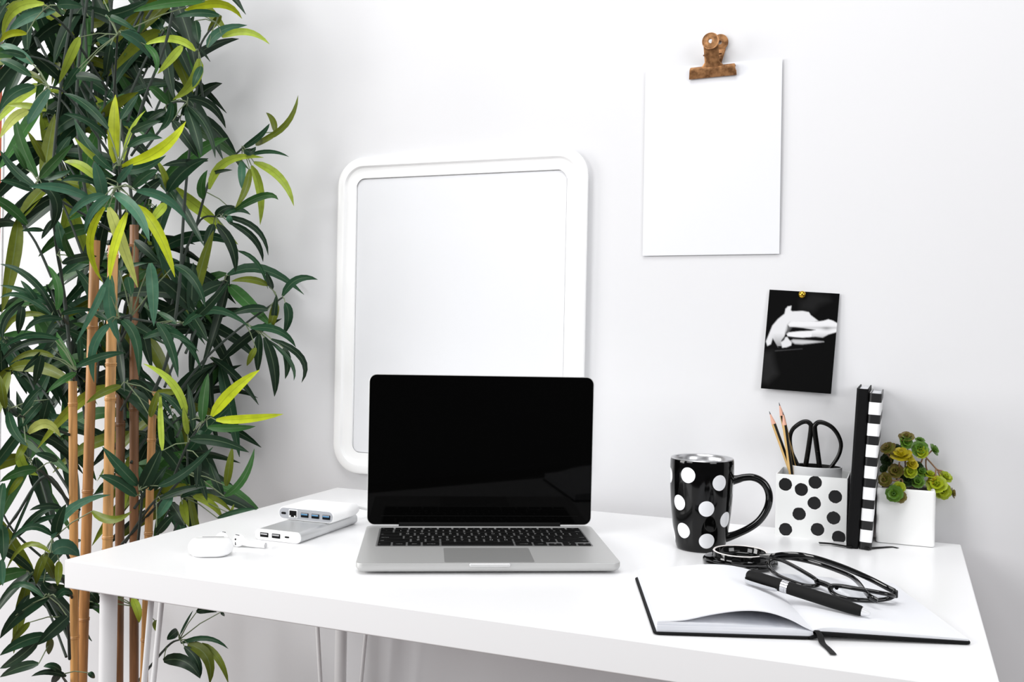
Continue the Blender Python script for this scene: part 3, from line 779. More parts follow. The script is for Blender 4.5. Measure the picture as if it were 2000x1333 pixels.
for pts in (((405, 240, 0), (410, 290, 0), (385, 420, 0), (395, 660, 0)), ((330, 410, -.008), (320, 470, -.008), (300, 560, -.004), (330, 660, 0)), ((575, 355, -.004), (635, 420, -.002), (690, 480, -.004), (740, 495, -.004)), ((680, 480, -.004), (678, 560, -.01)),
            ((690, 480, -.004), (760, 560, -.003)), ((230, 580, -.014), (300, 590, -.012), (350, 575, -.01), (360, 640, -.02), (330, 690, -.03)), ((420, 470, -.01), (350, 480, -.006), (300, 560, -.004)), ((585, 380, 0), (585, 450, 0), (600, 500, 0)), ((525, 300, 0), (560, 350, 0), (500, 500, .0), (450, 660, 0)),
            ((190, 300, .002), (250, 400, .004), (330, 660, .002)), ((640, 300, .005), (580, 360, 0)), ((700, 500, -.006), (780, 690, -.008))):
    P = sp6(*pts); tube(bm, P, .0011, 7)
finish('stems', bm, mat('succulent_stem', (146, 112, 84), .6), pot)

# ------------------------------------------------------------------ mug and its lid
mug = thing('mug', 'black mug with white polka dots and silver rim standing beside the pen box', 'mug', (.677, -.188, 0))
prof = [(0, .0012), (.026, .0012), (.028, 0), (.0302, .0004), (.0318, .003), (.0335, .010), (.0352, .020), (.0371, .033), (.0386, .047), (.0400, .062), (.0411, .080), (.0416, .098), (.0416, .110), (.0414, .1165), (.0408, .1188), (.0398, .1192), (.0385, .1180), (.0378, .113), (.0372, .09), (.0350, .04), (.031, .008), (0, .006)]
MP = .000679; md = []
vdir = math.atan2(CY+.188, CX-.677)       # towards the camera
def rad_at(z):
    for (r0, z0), (r1, z1) in zip(prof[3:14], prof[4:14]):
        if z0 <= z <= z1: return r0+(r1-r0)*(z-z0)/(z1-z0)
    return .0416
for ang, z in ((-25.4, .1010), (33.2, .0925), (-45.3, .0636), (9.9, .0590), (55, .0435), (-38.3, .0275), (13.5, .0165), (-80, .096), (-88, .0175), (88, .082), (95, .03), (125, .1), (140, .06), (165, .03), (-120, .06), (-140, .1), (-150, .025), (-175, .075)):
    a = vdir+math.radians(ang); r = rad_at(z); md.append((r*math.cos(a), r*math.sin(a), z))
bm = newbm(); lathe(bm, prof, 72); finish('body', bm, dots_mat('mug_dots', (5, 5, 5), (240, 241, 244), .07, md, .0101, spec=.32), mug, sharp=50)
ha = vdir+math.radians(90)-math.radians(3)
hd = Vector((math.cos(ha), math.sin(ha), 0))
hp = [(765, 412), (800, 404), (850, 392), (910, 372), (1000, 363), (1085, 390), (1150, 450), (1186, 540), (1186, 640), (1150, 745), (1080, 850), (985, 930), (880, 992), (800, 1030), (750, 1048), (712, 1056)]
P = spline([hd*((x-450)/5.796*MP)+Zu*((1195-y)/5.796*MP) for x, y in hp], 5)
k = len(P)
rr_ = [.0038+.0022*max(0, 1-i/(k*.2))**1.5+.0020*max(0, 1-(k-1-i)/(k*.2))**1.5 for i in range(k)]
sd = hd.cross(Zu)
bm = newbm(); tube(bm, P, [r*1.25 for r in rr_], 16, ry=rr_, up=Vector((hd.x, hd.y, 0)).cross(Zu).cross(Vector((0,0,1))) if 0 else sd.cross(Vector((0,0,1))).cross(sd) if 0 else sd)
finish('handle', bm, M_blackgloss, mug, sharp=60)
bm = newbm(); lathe(bm, [(.0409, .1190), (.0402, .1203), (.0385, .1203), (.0368, .1196), (.0352, .1160), (.0346, .1128), (.030, .1122), (0, .1126)], 56)
finish('metal_strainer', bm, mat('strainer_steel', (196, 196, 198), .28, .85), mug, sharp=50)

ld = thing('mug_lid', 'black ceramic mug lid lying upside down on the desk beside the mug', 'lid', (.7395, -.2575, 0))
bm = newbm(); lathe(bm, [(0, .0006), (.040, .0006), (.0435, .0012), (.0455, .0036), (.0452, .0062), (.043, .0084), (.038, .0094), (.0345, .0100), (.0338, .0118), (.0336, .0158), (.0330, .0166)], 64)
lathe(bm, [(.0307, .0166), (.0302, .0160), (.0298, .010), (.027, .0066), (0, .0060)], 64)
finish('body', bm, M_blackgloss, ld, sharp=50)
bm = newbm(); lathe(bm, [(.0331, .0165), (.0326, .0172), (.0312, .0172), (.0306, .0165)], 64); finish('unglazed_rim', bm, mat('unglazed', (232, 226, 224), .7), ld)

# ------------------------------------------------------------------ open notebook
NB = Vector((.8502, -.5283, 0)); NR = math.radians(19.6)
nb = thing('open_notebook', 'open notebook with blank pages and black cover at the front right of desk', 'notebook', NB, NR)
LX, RX, DY = -.150, .1430, .2065
bm = newbm()
def cov(x0, x1, z0a, z0b, t=.0022):
    def o(i): return rrect(x1-x0-2*i, DY-2*i, .005, 4, (x0+x1)/2, DY/2)
    rings = []
    for ins, dz in ((.0006, 0), (0, .0006), (0, t-.0006), (.0006, t)):
        rings.append([Vector((x, y, z0a+(z0b-z0a)*(x-x0)/(x1-x0)+dz)) for x, y in o(ins)])
    loops(bm, rings)
cov(LX, -.004, .0005, .0007)
cov(.004, RX, .0050, .0004, .0027)
tube(bm, [(-.0055, .0008, .0020), (0, .0008, .0028), (.006, .0008, .0062)], .0012, 8, up=Vector((0, 1, 0)))
poly_prism(bm, [(-.006, .001, .0008), (.006, .001, .0050), (.006, .001, .0074), (-.006, .001, .0026)], (0, DY-.002, 0))
finish('cover', bm, M_blackcloth, nb)
def block(name, prof_top, prof_bot, y0, y1, m):
    bm = newbm(); pts = [(x, y0, z) for x, z in prof_top]+[(x, y0, z) for x, z in reversed(prof_bot)]
    poly_prism(bm, pts, (0, y1-y0, 0)); return finish(name, bm, m, nb, sharp=40)
lt = [(LX+.0035, .0125), (LX+.02, .0124), (-.10, .0122), (-.06, .0115), (-.03, .0102), (-.012, .0088), (-.002, .0074)]
lb = [(LX+.0030, .0028), (-.006, .0030), (-.001, .0036)]
M_block = mat('page_edges', (232, 233, 238), .8, vary=(1, (206, 209, 217)))
nt_ = M_block.node_tree; mp_ = nt_.nodes.new('ShaderNodeMapping'); mp_.inputs['Scale'].default_value = (6, 6, 900)
nt_.links.new([n for n in nt_.nodes if n.type == 'TEX_COORD'][0].outputs['Object'], mp_.inputs['Vector']); nt_.links.new(mp_.outputs[0], [n for n in nt_.nodes if n.type == 'TEX_NOISE'][0].inputs['Vector'])
block('left_page_block', lt, lb, .003, DY-.003, M_block)
# lifted left sheets: one thin arched bundle
top = spline([(LX+.0045, 0, .0128), (LX+.012, 0, .0134), (LX+.030, 0, .0155), (-.095, 0, .0215), (-.068, 0, .0258), (-.045, 0, .0252), (-.025, 0, .0196), (-.010, 0, .0124), (-.0015, 0, .0086)], 5)
bm = newbm(); rows_ = []
for a_ in range(9):                                   # the arch sinks towards the far end
    v = a_/8; k_ = 1-.42*v; y = .0028+(DY-.0056)*v
    up_ = [Vector((p.x, y, .0124+(p.z-.0124)*k_ if p.z > .0124 else p.z)) for p in top]
    rows_.append(up_+[p-Vector((0, 0, .0011)) for p in reversed(up_)])
loops(bm, rows_); finish('left_page', bm, M_paper, nb, sharp=40)
rt = spline([(-.0020, 0, .0086), (.005, 0, .0108), (.016, 0, .0118), (.035, 0, .0112), (.07, 0, .0092), (.11, 0, .0068), (RX-.002, 0, .0050)], 4)
block('right_page_block', [(p.x, p.z) for p in rt[:]], [(-.0020, .0079), (.005, .0080), (RX-.002, .0033)], .0028, DY-.0028, M_paper)
Rib = [Vector(p) for p in ((.0015, .012, .0086), (.0016, .003, .0086), (.0030, -.003, .0062))]
rq = [(Matrix.Rotation(-NR, 3, 'Z') @ (onz(x, y, z)-NB)) for x, y, z in ((1606, 1256, .0022), (1616, 1266, .0012), (1622, 1272, .0010), (1628, 1279, .0014))]
bm = newbm(); tube(bm, spline(Rib+rq, 6), .0030, 6, ry=.0004); finish('ribbon', bm, M_black, nb)

# ------------------------------------------------------------------ pen
pa, pe = onz(1459, 1123, .0320), onz(1684, 1195, .0158)
pen = thing('pen', 'black pen with chrome clip and ring lying across the open notebook', 'pen', (pa+pe)/2)
pm = (pa+pe)/2; ax = (pe-pa).normalized(); L = (pe-pa).length
pen.rotation_mode = 'QUATERNION'; pen.rotation_quaternion = ax.to_track_quat('Z', 'Y')
Rp = .0064
M_penblack = mat('pen_rubber', (13, 13, 13), .6, spec=.2)
def zc(t): return -L/2+t*L
bm = newbm(); lathe(bm, [(0, zc(0)), (.0035, zc(0)), (.0052, zc(.012)), (.0058, zc(.03)), (Rp, zc(.1)), (Rp, zc(.32)), (0, zc(.32))], 28); finish('cap', bm, M_penblack, pen)
bm = newbm(); lathe(bm, [(0, zc(.318)), (Rp+.0003, zc(.318)), (Rp+.0003, zc(.352)), (Rp-.0002, zc(.354)), (Rp-.0002, zc(.362)), (Rp+.0003, zc(.364)), (Rp+.0003, zc(.378)), (0, zc(.378))], 28); finish('ring', bm, M_chrome, pen)
bm = newbm(); lathe(bm, [(0, zc(.377)), (Rp, zc(.377)), (Rp+.0001, zc(.45)), (Rp, zc(.75)), (Rp*.93, zc(.9)), (Rp*.80, zc(.985)), (Rp*.7, zc(1.0)), (0, zc(1.0))], 28); finish('barrel', bm, M_penblack, pen)
bm = newbm(); lathe(bm, [(0, zc(.999)), (Rp*.68, zc(.999)), (Rp*.5, zc(1.03)), (Rp*.25, zc(1.062)), (0, zc(1.066))], 24); finish('tip', bm, mat('tip_silver', (236, 236, 238), .25, .3), pen)
q = pen.rotation_quaternion.inverted()
cdir = q @ ((CC-pm).normalized()*.80+CU*-.75+CR*-.1); cdir.z = 0; cdir.normalize()
cs = Vector((0, 0, 1)).cross(cdir)
bm = newbm()
pth = [cdir*(.0058)+Vector((0, 0, zc(.008))), cdir*.0088+Vector((0, 0, zc(.02))), cdir*.0092+Vector((0, 0, zc(.06))), cdir*.0088+Vector((0, 0, zc(.18))), cdir*.0078+Vector((0, 0, zc(.28))), cdir*.0072+Vector((0, 0, zc(.30)))]
tube(bm, pth, [.0030, .0033, .0034, .0031, .0026, .0016], 10, ry=[.0010]*6, up=cdir); finish('clip', bm, M_chrome, pen)

# ------------------------------------------------------------------ glasses
go = onz(1600, 1135, 0)
gl = thing('eyeglasses', 'folded black-rimmed eyeglasses lying behind the pen at the right of desk', 'glasses', go+Vector((0, 0, .0012)))
def c5(x, y, z): return onz(1360+x/5, 1060+y/5, z)-go
rimL = [(708, 208, .0150), (722, 268, .0140), (795, 332, .0138), (920, 388, .0136), (1050, 430, .0134), (1150, 438, .0136), (1195, 412, .0150), (1150, 362, .0185), (1050, 300, .0210), (930, 232, .0220), (830, 186, .0215), (755, 176, .0190)]
rimR = [(1312, 440, .0190), (1318, 490, .0150), (1380, 533, .0125), (1480, 562, .0110), (1620, 576, .0100), (1760, 576, .0095), (1870, 562, .0110), (1925, 535, .0150), (1850, 515, .0185), (1700, 487, .0200), (1550, 462, .0205), (1410, 438, .0205)]
M_frame = mat('frame_black', (8, 8, 9), .08)
M_lens = glass_mat()
for rim in (rimL, rimR):
    P = spline([c5(*q_) for q_ in rim], 5, closed=True)
    bm = newbm(); tube(bm, P, .0025, 10, closed=True, ry=.0022, up=Zu); ro_ = finish('rim', bm, M_frame, gl, sharp=60)
    bm = newbm(); cpt = sum(P, Vector())/len(P); nrm_ = Vector((0, 0, 1))
    A = [bm.verts.new(p) for p in P]; B = [bm.verts.new(p+Vector((0, 0, .0012))) for p in P]
    ca = bm.verts.new(cpt+Vector((0, 0, -.0012))); cb = bm.verts.new(cpt); n = len(P)
    for j in range(n):
        bm.faces.new((A[j], A[(j+1) % n], ca)); bm.faces.new((B[(j+1) % n], B[j], cb)); bm.faces.new((A[j], B[j], B[(j+1) % n], A[(j+1) % n]))
    finish('lens', bm, M_lens, ro_, sharp=60)
bm = newbm(); tube(bm, spline([c5(1175, 392, .0165), c5(1235, 412, .0175), c5(1275, 428, .0178), c5(1318, 448, .0180)], 4), .0030, 10); finish('bridge', bm, M_frame, gl, sharp=60)
tA = [(1945, 515, .0165), (1935, 492, .018), (1850, 448, .0205), (1700, 370, .024), (1500, 280, .027), (1300, 205, .0285), (1130, 155, .0285), (980, 136, .0270), (850, 138, .0245), (740, 150, .0215), (625, 143, .0190)]
tB = [(725, 195, .0150), (760, 172, .0185), (850, 160, .0205), (950, 168, .0215), (1100, 197, .0215), (1250, 240, .0210), (1400, 295, .0205), (1510, 345, .0200), (1590, 415, .0190), (1650, 495, .0190), (1700, 545, .0185), (1770, 580, .0170)]
for pts, rr in ((tA, (.0014, .0032)), (tB, (.0013, .0026))):
    P = spline([c5(*q_) for q_ in pts], 5); k = len(P)
    wide = [rr[1]*(1 if i < k*.6 else 1+.35*math.sin(min(1, (i-k*.6)/(k*.4))*math.pi)) for i in range(k)]
    bm = newbm(); tube(bm, P, rr[0], 10, ry=wide, up=Zu); finish('temple', bm, M_frame, gl, sharp=60)
for c_ in ((1940, 515, .0155), (722, 190, .0150)):
    bm = newbm(); box(bm, c5(*c_), (.006, .005, .008), .0012, 2); finish('hinge', bm, mat('frame_hinge', (60, 60, 62), .2, .5), gl)
for pts in (((1185, 402, .0155), (1200, 396, .0175), (1180, 385, .019)), ((1325, 455, .0165), (1350, 448, .0195), (1370, 456, .0205))):
    bm = newbm(); tube(bm, spline([c5(*q_) for q_ in pts], 4), [.0010]*8+[.0022], 8); finish('nose_pad', bm, M_frame, gl, sharp=60)

# ------------------------------------------------------------------ bamboo plant
PO = Vector((-.300, -.215, -ZD))
plant = thing('bamboo_plant', 'tall bamboo plant with tan canes and dark green leaves left of the desk', 'plant', PO)
bm = newbm(); lathe(bm, [(0, 0), (.10, 0), (.105, .004), (.135, .20), (.142, .215), (.140, .222), (.132, .220), (.126, .19), (0, .19)], 48, c=(0, 0, 0)); finish('pot', bm, mat('plant_pot', (225, 225, 224), .5), plant)
bm = newbm(); lathe(bm, [(0, .198), (.127, .195), (.127, .185), (0, .185)], 40); finish('soil', bm, mat('soil', (48, 38, 30), .9, bump=(300, 1.0)), plant)
CANE = {0: (216, 160, 96), 1: (196, 142, 86), 2: (226, 170, 106), 3: (140, 98, 64), 4: (206, 152, 92)}
cane_m = {}
def cane_mat(i):
    if i not in cane_m:
        c = CANE[i]; m = mat('cane_%s' % 'abcde'[i], c, .42, vary=(9, tuple(int(v*.78) for v in c)))
        nt = m.node_tree; nzs = [n for n in nt.nodes if n.type == 'TEX_NOISE'][0]
        mp = nt.nodes.new('ShaderNodeMapping'); mp.inputs['Scale'].default_value = (14, 14, 1.2)
        tc = [n for n in nt.nodes if n.type == 'TEX_COORD'][0]
        nt.links.new(tc.outputs['Object'], mp.inputs['Vector']); nt.links.new(mp.outputs[0], nzs.inputs['Vector'])
        cane_m[i] = m
    return cane_m[i]
# (px of the top, px lower down, depth, radius px, nodes at px y, material)
canes = [((142, 745), (146, 1333), 1.56, 8.0, (790, 1000, 1245), 0), ((186, 470), (160, 1333), 1.60, 9.6, (640, 960, 1210), 1), ((221, 480), (205, 1333), 1.54, 9.6, (500, 712, 780, 1050), 2),
         ((236, 740), (232, 1333), 1.68, 8.5, (830, 1120), 3), ((262, 440), (262, 1333), 1.63, 8.6, (480, 800, 1070), 3), ((299, 765), (281, 1333), 1.60, 7.6, (860, 1042, 1250), 4)]
for (tx, ty), (bx, by), d, rp, nodes, mi in canes:
    T, B = at(tx, ty, d), at(bx, by, d)
    s_ = (B.z-(-ZD+.19))/(T.z-B.z); E = B+(B-T)*s_
    # keep the foot inside the pot
    e2 = Vector((E.x-PO.x, E.y-PO.y)); 
    if e2.length > .1: e2 *= .1/e2.length
    E = Vector((PO.x+e2.x, PO.y+e2.y, -ZD+.17))
    r = rp*d/F; pts = [T]; rad = [r*.98]; Ln = (E-T).length; ax_ = (E-T)/Ln
    marks = sorted(set([(at(tx, n_, d).z) for n_ in nodes]+[-.45]), reverse=True)
    def rad_pt(zv, rf): pts.append(T+(B-T)*((T.z-zv)/(T.z-B.z)) if zv > B.z else B+(E-B)*((B.z-zv)/(B.z-E.z))); rad.append(rf)
    for zv in marks:
        for dz, k_ in ((.0032, 1.0), (.0018, 1.12), (.0009, 1.16), (.0002, 1.02), (-.0004, 1.02), (-.0012, 1.15), (-.0022, 1.1), (-.004, 1.0)): rad_pt(zv+dz, r*k_)
    pts.append(E); rad.append(r)
    bm = newbm(); tube(bm, [p-PO for p in pts], rad, 16, up=Vector((0, 1, 0))); finish('cane', bm, cane_mat(mi), plant, sharp=60)

PAL = {'D': (34, 68, 44), 'd': (24, 48, 30), 'T': (64, 106, 82), 'G': (52, 94, 44), 'Y': (172, 184, 30), 'L': (158, 178, 62), 'P': (196, 204, 108), 'O': (98, 110, 28)}  # T, D, d: one dark green with light and shade put into the colour
def add_leaf(bm, lay, uvl, P0, P1, Pm, wd, colr, roll=0, fold=.22, rnd=random):
    """P0 stalk end, P1 tip, Pm a point the leaf arches through, wd its full width."""
    ctrl = Pm*2-(P0+P1)*.5; S = 9; rows_ = []
    c = Vector(lin(PAL[colr])[:3])*rnd.uniform(.72, 1.25)
    for i in range(S):
        t = i/(S-1); p = P0*(1-t)**2+ctrl*2*t*(1-t)+P1*t*t
        tg = ((ctrl-P0)*(1-t)+(P1-ctrl)*t).normalized()
        view = (CC-p).normalized()
        sd = tg.cross(view)
        if sd.length < .05: sd = tg.cross(Zu)
        sd.normalize(); nr = sd.cross(tg).normalized()
        sd2 = (sd*math.cos(roll)+nr*math.sin(roll)).normalized(); nr2 = sd2.cross(tg).normalized()
        w_ = wd*.5*((t+.012)**.5*(1-t)**.82)*1.83+wd*.015
        cv = p-nr2*(wd*.5*fold*(w_/(wd*.5)))
        row = []
        for u, off in ((0, -1), (.25, -.52), (.5, 0), (.75, .52), (1, 1)):
            q_ = p+sd2*(w_*off)+nr2*(w_*fold*abs(off)**1.3)
            v = bm.verts.new(q_); v[lay] = (*c, 1); row.append((v, u, t))
        rows_.append(row)
    for A, B in zip(rows_, rows_[1:]):
        for j in range(4):
            f = bm.faces.new((A[j][0], A[j+1][0], B[j+1][0], B[j][0]))
            for lp, (v, u, t) in zip(f.loops, (A[j], A[j+1], B[j+1], B[j])): lp[uvl].uv = (u, t)

def sprig(stem, leaves, rnd=random):
    """stem: world points; leaves: (P0, P1, Pm, width, colour, roll)."""
    bm = newbm()
    if len(stem) > 1:
        P = spline(stem, 5); k = len(P); tube(bm, [p-PO for p in P], [.0024-.0010*i/k for i in range(k)], 6)
    hub_ = stem[-1]
    for lf in leaves:
        near = min(stem, key=lambda s_: (s_-lf[0]).length)
        if (near-lf[0]).length > .002:
            mid = (near+lf[0])*.5+Vector((0, 0, .004)); tube(bm, [near-PO, mid-PO, lf[0]-PO], [.0011, .0009, .0008], 5, mi=1)
    b = finish('branch', bm, [M_stem, M_petiole], plant)
    bm = newbm(); lay = bm.verts.layers.float_color.new('leafcol'); uvl = bm.loops.layers.uv.new('UVMap')
    for P0, P1, Pm, wd, colr, roll in leaves: add_leaf(bm, lay, uvl, P0-PO, P1-PO, Pm-PO, wd, colr, roll, rnd=rnd)
    finish('foliage', bm, M_leaf, b, normals=False, sharp=80)
CC0 = CC; CC = CC-PO      # leaf frames are worked out about the plant's own origin
K = {1: (2.9625, 0), 2: (2.9625, 430), 3: (2.942, 880)}
def cp(k, x, y): s_, o = K[k]; return x/s_, o+y/s_
def wat(x, y, d): return CC0+ray(x, y)*d
def wall_d(x, y): r = ray(x, y); return (GAP-.012-CY)/r.y
def hand(k, stem, d0, lst, seed):
    """A branch whose leaves were measured one by one: (x0, y0, x1, y1, width, colour[, xm, ym])."""
    rnd = random.Random(seed); lv = []
    for e in lst:
        x0, y0 = cp(k, e[0], e[1]); x1, y1 = cp(k, e[2], e[3]); s_ = K[k][0]
        if len(e) > 6: xm, ym = cp(k, e[6], e[7])
        else: xm, ym = (x0+x1)/2, (y0+y1)/2-abs(x1-x0)*.06
        da = d0+rnd.uniform(-.012, .012); db = min(d0+rnd.uniform(-.05, .05), wall_d(x1, y1))
        lv.append((wat(x0, y0, da), wat(x1, y1, db), wat(xm, ym, (da+db)/2-.008), e[4]/s_*d0/F*1.08, e[5], rnd.uniform(-.25, .25)))
    st = [wat(*cp(k, x, y), min(d0+dd, wall_d(*cp(k, x, y)))) for x, y, dd in stem]
    sprig(st, lv, rnd)

# upper left, measured leaves
hand(1, [(620, 520, .2), (400, 180, .05), (250, 60, 0)], 1.42, [(255, 20, 15, 225, 62, 'L', 80, 60), (155, 195, 0, 245, 45, 'Y', 60, 195), (320, 60, 45, 190, 75, 'T', 170, 95), (330, 30, 480, 40, 60, 'D')], 1)
hand(1, [(1180, 600, .1), (1150, 300, .05), (1250, 130, 0)], 1.55, [(1070, 62, 1400, 108, 56, 'Y', 1275, 22), (1200, 275, 1430, 146, 60, 'T', 1280, 180), (1285, 215, 1560, 256, 46, 'L', 1430, 185), (1130, 295, 825, 265, 52, 'L', 1000, 225), (1055, 265, 912, 428, 52, 'L', 990, 340), (1150, 340, 1000, 578, 72, 'L', 1120, 470), (1165, 385, 1115, 505, 50, 'D'), (1270, 90, 1010, 100, 50, 'D', 1140, 75), (1280, 90, 1200, 190, 45, 'O'), (1130, 120, 1150, 255, 60, 'd')], 2)
hand(1, [(660, 1000, .1), (660, 600, .1), (680, 200, 0)], 1.48, [(1185, 5, 760, 70, 60, 'G', 960, 20), (620, 90, 860, 0, 70, 'D', 740, 60), (700, 190, 870, 340, 68, 'T', 800, 240), (560, 225, 690, 280, 55, 'T'), (610, 90, 790, 180, 45, 'D'), (460, 215, 340, 485, 60, 'L', 405, 330), (455, 395, 365, 530, 60, 'D'), (640, 260, 610, 440, 62, 'd'), (440, 440, 590, 470, 60, 'd'), (720, 180, 850, 250, 50, 'T'), (600, 0, 620, 20, 40, 'L'), (840, 260, 900, 430, 45, 'G', 900, 330)], 3)
hand(1, [(640, 900, .1), (400, 560, .05), (280, 500, 0)], 1.42, [(200, 500, 0, 640, 66, 'D', 80, 540), (285, 520, 160, 720, 66, 'T', 205, 640), (190, 370, 0, 265, 70, 'T', 80, 290), (180, 440, 0, 350, 60, 'D', 70, 370), (150, 330, 0, 300, 45, 'D'), (250, 480, 155, 410, 45, 'O'), (165, 640, 0, 800, 62, 'P', 75, 690), (270, 640, 40, 610, 45, 'L')], 4)
hand(1, [(660, 1333, .15), (690, 1060, .02), (690, 960, 0)], 1.36, [(665, 945, 668, 548, 80, 'Y', 660, 740), (705, 965, 1075, 704, 82, 'Y', 920, 875), (650, 985, 430, 690, 66, 'D', 520, 855), (715, 930, 842, 640, 28, 'L', 755, 760), (740, 850, 940, 800, 52, 'D', 840, 800), (760, 765, 930, 700, 52, 'D'), (700, 690, 800, 548, 50, 'D'), (625, 745, 370, 540, 58, 'D', 500, 610), (620, 800, 368, 660, 48, 'D', 500, 700), (650, 980, 430, 795, 40, 'L', 530, 900), (555, 1035, 370, 935, 62, 'L', 470, 960), (700, 980, 960, 900, 60, 'D', 820, 975)], 5)
hand(1, [(640, 1333, .1), (250, 1100, .03), (220, 1050, 0)], 1.42, [(215, 1025, 88, 662, 68, 'G', 125, 830), (232, 1030, 425, 828, 62, 'G', 315, 940), (210, 1085, 0, 870, 58, 'D', 90, 990), (190, 1105, 0, 1045, 48, 'D', 90, 1060), (150, 980, 70, 830, 40, 'G'), (240, 1030, 410, 985, 48, 'D', 330, 1015), (260, 940, 160, 760, 40, 'O'), (330, 900, 410, 790, 55, 'D'), (240, 1060, 290, 1333, 70, 'd', 330, 1180)], 6)
hand(1, [(700, 1333, .15), (690, 1150, .02), (680, 1085, 0)], 1.33, [(525, 1150, 170, 1085, 62, 'T', 340, 1085), (610, 1130, 395, 1262, 52, 'T', 490, 1165), (640, 1135, 490, 1345, 52, 'T', 540, 1215), (660, 1120, 865, 1400, 74, 'T', 790, 1225), (790, 1105, 1085, 1282, 62, 'T', 960, 1150), (630, 1200, 797, 1665, 80, 'P', 700, 1400), (790, 1190, 1012, 1605, 76, 'Y', 915, 1350), (605, 1200, 595, 1635, 50, 'Y', 520, 1410), (735, 1230, 636, 1620, 55, 'Y', 660, 1440), (600, 1160, 545, 940, 80, 'T', 575, 1030), (680, 1060, 770, 950, 48, 'T'), (770, 1085, 915, 985, 62, 'D', 850, 1015), (560, 1065, 350, 1050, 46, 'D', 450, 1030)], 7)
hand(1, [(760, 900, .1), (960, 620, .02), (1085, 590, 0)], 1.55, [(1090, 570, 1306, 742, 60, 'd', 1225, 615), (1085, 610, 1246, 915, 46, 'd', 1195, 740), (1080, 620, 1165, 905, 80, 'd', 1130, 760), (1000, 700, 1150, 915, 70, 'd'), (990, 590, 915, 760, 50, 'D', 975, 690), (970, 600, 860, 510, 60, 'G', 905, 530), (960, 640, 850, 700, 50, 'd')], 8)
hand(1, [(900, 1250, .1), (1060, 980, .03), (1200, 930, 0)], 1.58, [(970, 1110, 1205, 918, 86, 'D', 1070, 985), (1160, 950, 940, 960, 50, 'd'), (970, 1100, 905, 925, 42, 'L', 950, 1010), (980, 1110, 1020, 1170, 50, 'd'), (960, 1180, 870, 1290, 60, 'L')], 9)
# the long twigs on the right, close to the wall
hand(1, [(1130, 1333, 0), (1190, 1110, 0), (1230, 1030, 0), (1400, 860, 0), (1480, 800, 0)], 1.66, [(1500, 815, 1725, 552, 40, 'O', 1655, 720), (1590, 765, 1540, 652, 42, 'O', 1580, 700), (1400, 860, 1560, 715, 40, 'D', 1500, 790), (1420, 865, 1480, 850, 50, 'd', 1450, 880), (1480, 840, 1580, 800, 35, 'O'), (1210, 1095, 1525, 912, 56, 'L', 1310, 935), (1440, 900, 1672, 908, 28, 'D', 1560, 878), (1470, 940, 1700, 1192, 56, 'L', 1620, 1030), (1455, 960, 1505, 1302, 56, 'L', 1505, 1110), (1445, 980, 1360, 1205, 48, 'O', 1420, 1100), (1400, 935, 1398, 1092, 52, 'T'), (1350, 1222, 1610, 1156, 50, 'G', 1520, 1135), (1175, 1150, 1200, 985, 56, 'G', 1165, 1070), (1215, 1010, 1345, 985, 25, 'd')], 10)
hand(2, [(970, 590, 0), (1070, 200, 0), (1160, 0, 0), (1250, -20, 0)], 1.66, [(1250, -20, 1360, -80, 50, 'd', 1290, -60), (1300, -20, 1552, 205, 40, 'd', 1480, 50), (1255, 25, 1362, 302, 68, 'd', 1340, 150), (1235, 25, 1182, 162, 58, 'd'), (1330, 15, 1522, 242, 46, 'd', 1470, 110), (1290, -20, 1450, -30, 40, 'D', 1370, -60), (1380, 180, 1550, 400, 30, 'D', 1490, 250), (1320, -25, 1340, 30, 40, 'T')], 11)
hand(2, [(1030, 1000, .0), (1200, 790, 0), (1420, 600, 0), (1610, 465, 0), (1635, 450, 0)], 1.66, [(1635, 440, 1838, 345, 52, 'D', 1720, 345), (1550, 378, 1338, 355, 46, 'O', 1450, 345), (1650, 480, 1640, 665, 60, 'D', 1670, 560), (1600, 480, 1560, 645, 60, 'O'), (1550, 520, 1320, 555, 56, 'd', 1440, 515), (1575, 400, 1540, 300, 40, 'd'), (1450, 625, 1712, 737, 52, 'D', 1610, 640), (1500, 660, 1490, 885, 60, 'd'), (1530, 680, 1588, 1022, 72, 'd', 1585, 850), (1570, 690, 1745, 942, 46, 'd', 1745, 800), (1640, 740, 1650, 920, 50, 'd', 1665, 820), (1480, 740, 1428, 845, 42, 'O'), (1560, 700, 1700, 930, 30, 'D', 1680, 820), (1580, 600, 1600, 430, 40, 'd')], 12)
hand(2, [(700, 560, .1), (980, 605, .04), (1060, 600, 0)], 1.5, [(1060, 610, 1445, 622, 58, 'D', 1240, 520), (1100, 590, 1330, 345, 60, 'd', 1220, 480), (910, 595, 1030, 912, 62, 'D', 985, 730), (940, 600, 1162, 862, 42, 'D', 1080, 710), (830, 685, 1150, 762, 54, 'D', 990, 655), (1120, 560, 1200, 700, 60, 'd'), (1020, 600, 905, 530, 40, 'D')], 13)
hand(2, [(700, 700, .1), (760, 560, .02), (690, 570, 0)], 1.42, [(640, 320, 692, 712, 78, 'T', 635, 510), (870, 250, 890, 615, 78, 'T', 885, 420), (640, 600, 545, 942, 58, 'T', 540, 740), (700, 575, 802, 905, 68, 'D', 785, 690), (605, 370, 440, 712, 46, 'T', 550, 500), (1010, 262, 1188, 505, 62, 'D', 1120, 345), (690, 290, 850, 250, 30, 'D'), (740, 330, 760, 440, 60, 'D'), (780, 120, 930, 260, 60, 'd'), (620, 580, 500, 520, 40, 'D')], 14)
hand(2, [(410, 900, .12), (380, 480, .06), (330, 200, .02), (310, 20, 0)], 1.5, [(430, 235, 375, 75, 48, 'G', 385, 150), (360, 250, 560, 210, 60, 'd'), (370, 180, 330, 0, 70, 'D'), (250, 60, 125, 65, 30, 'D'), (310, 0, 240, 110, 40, 'd')], 15)
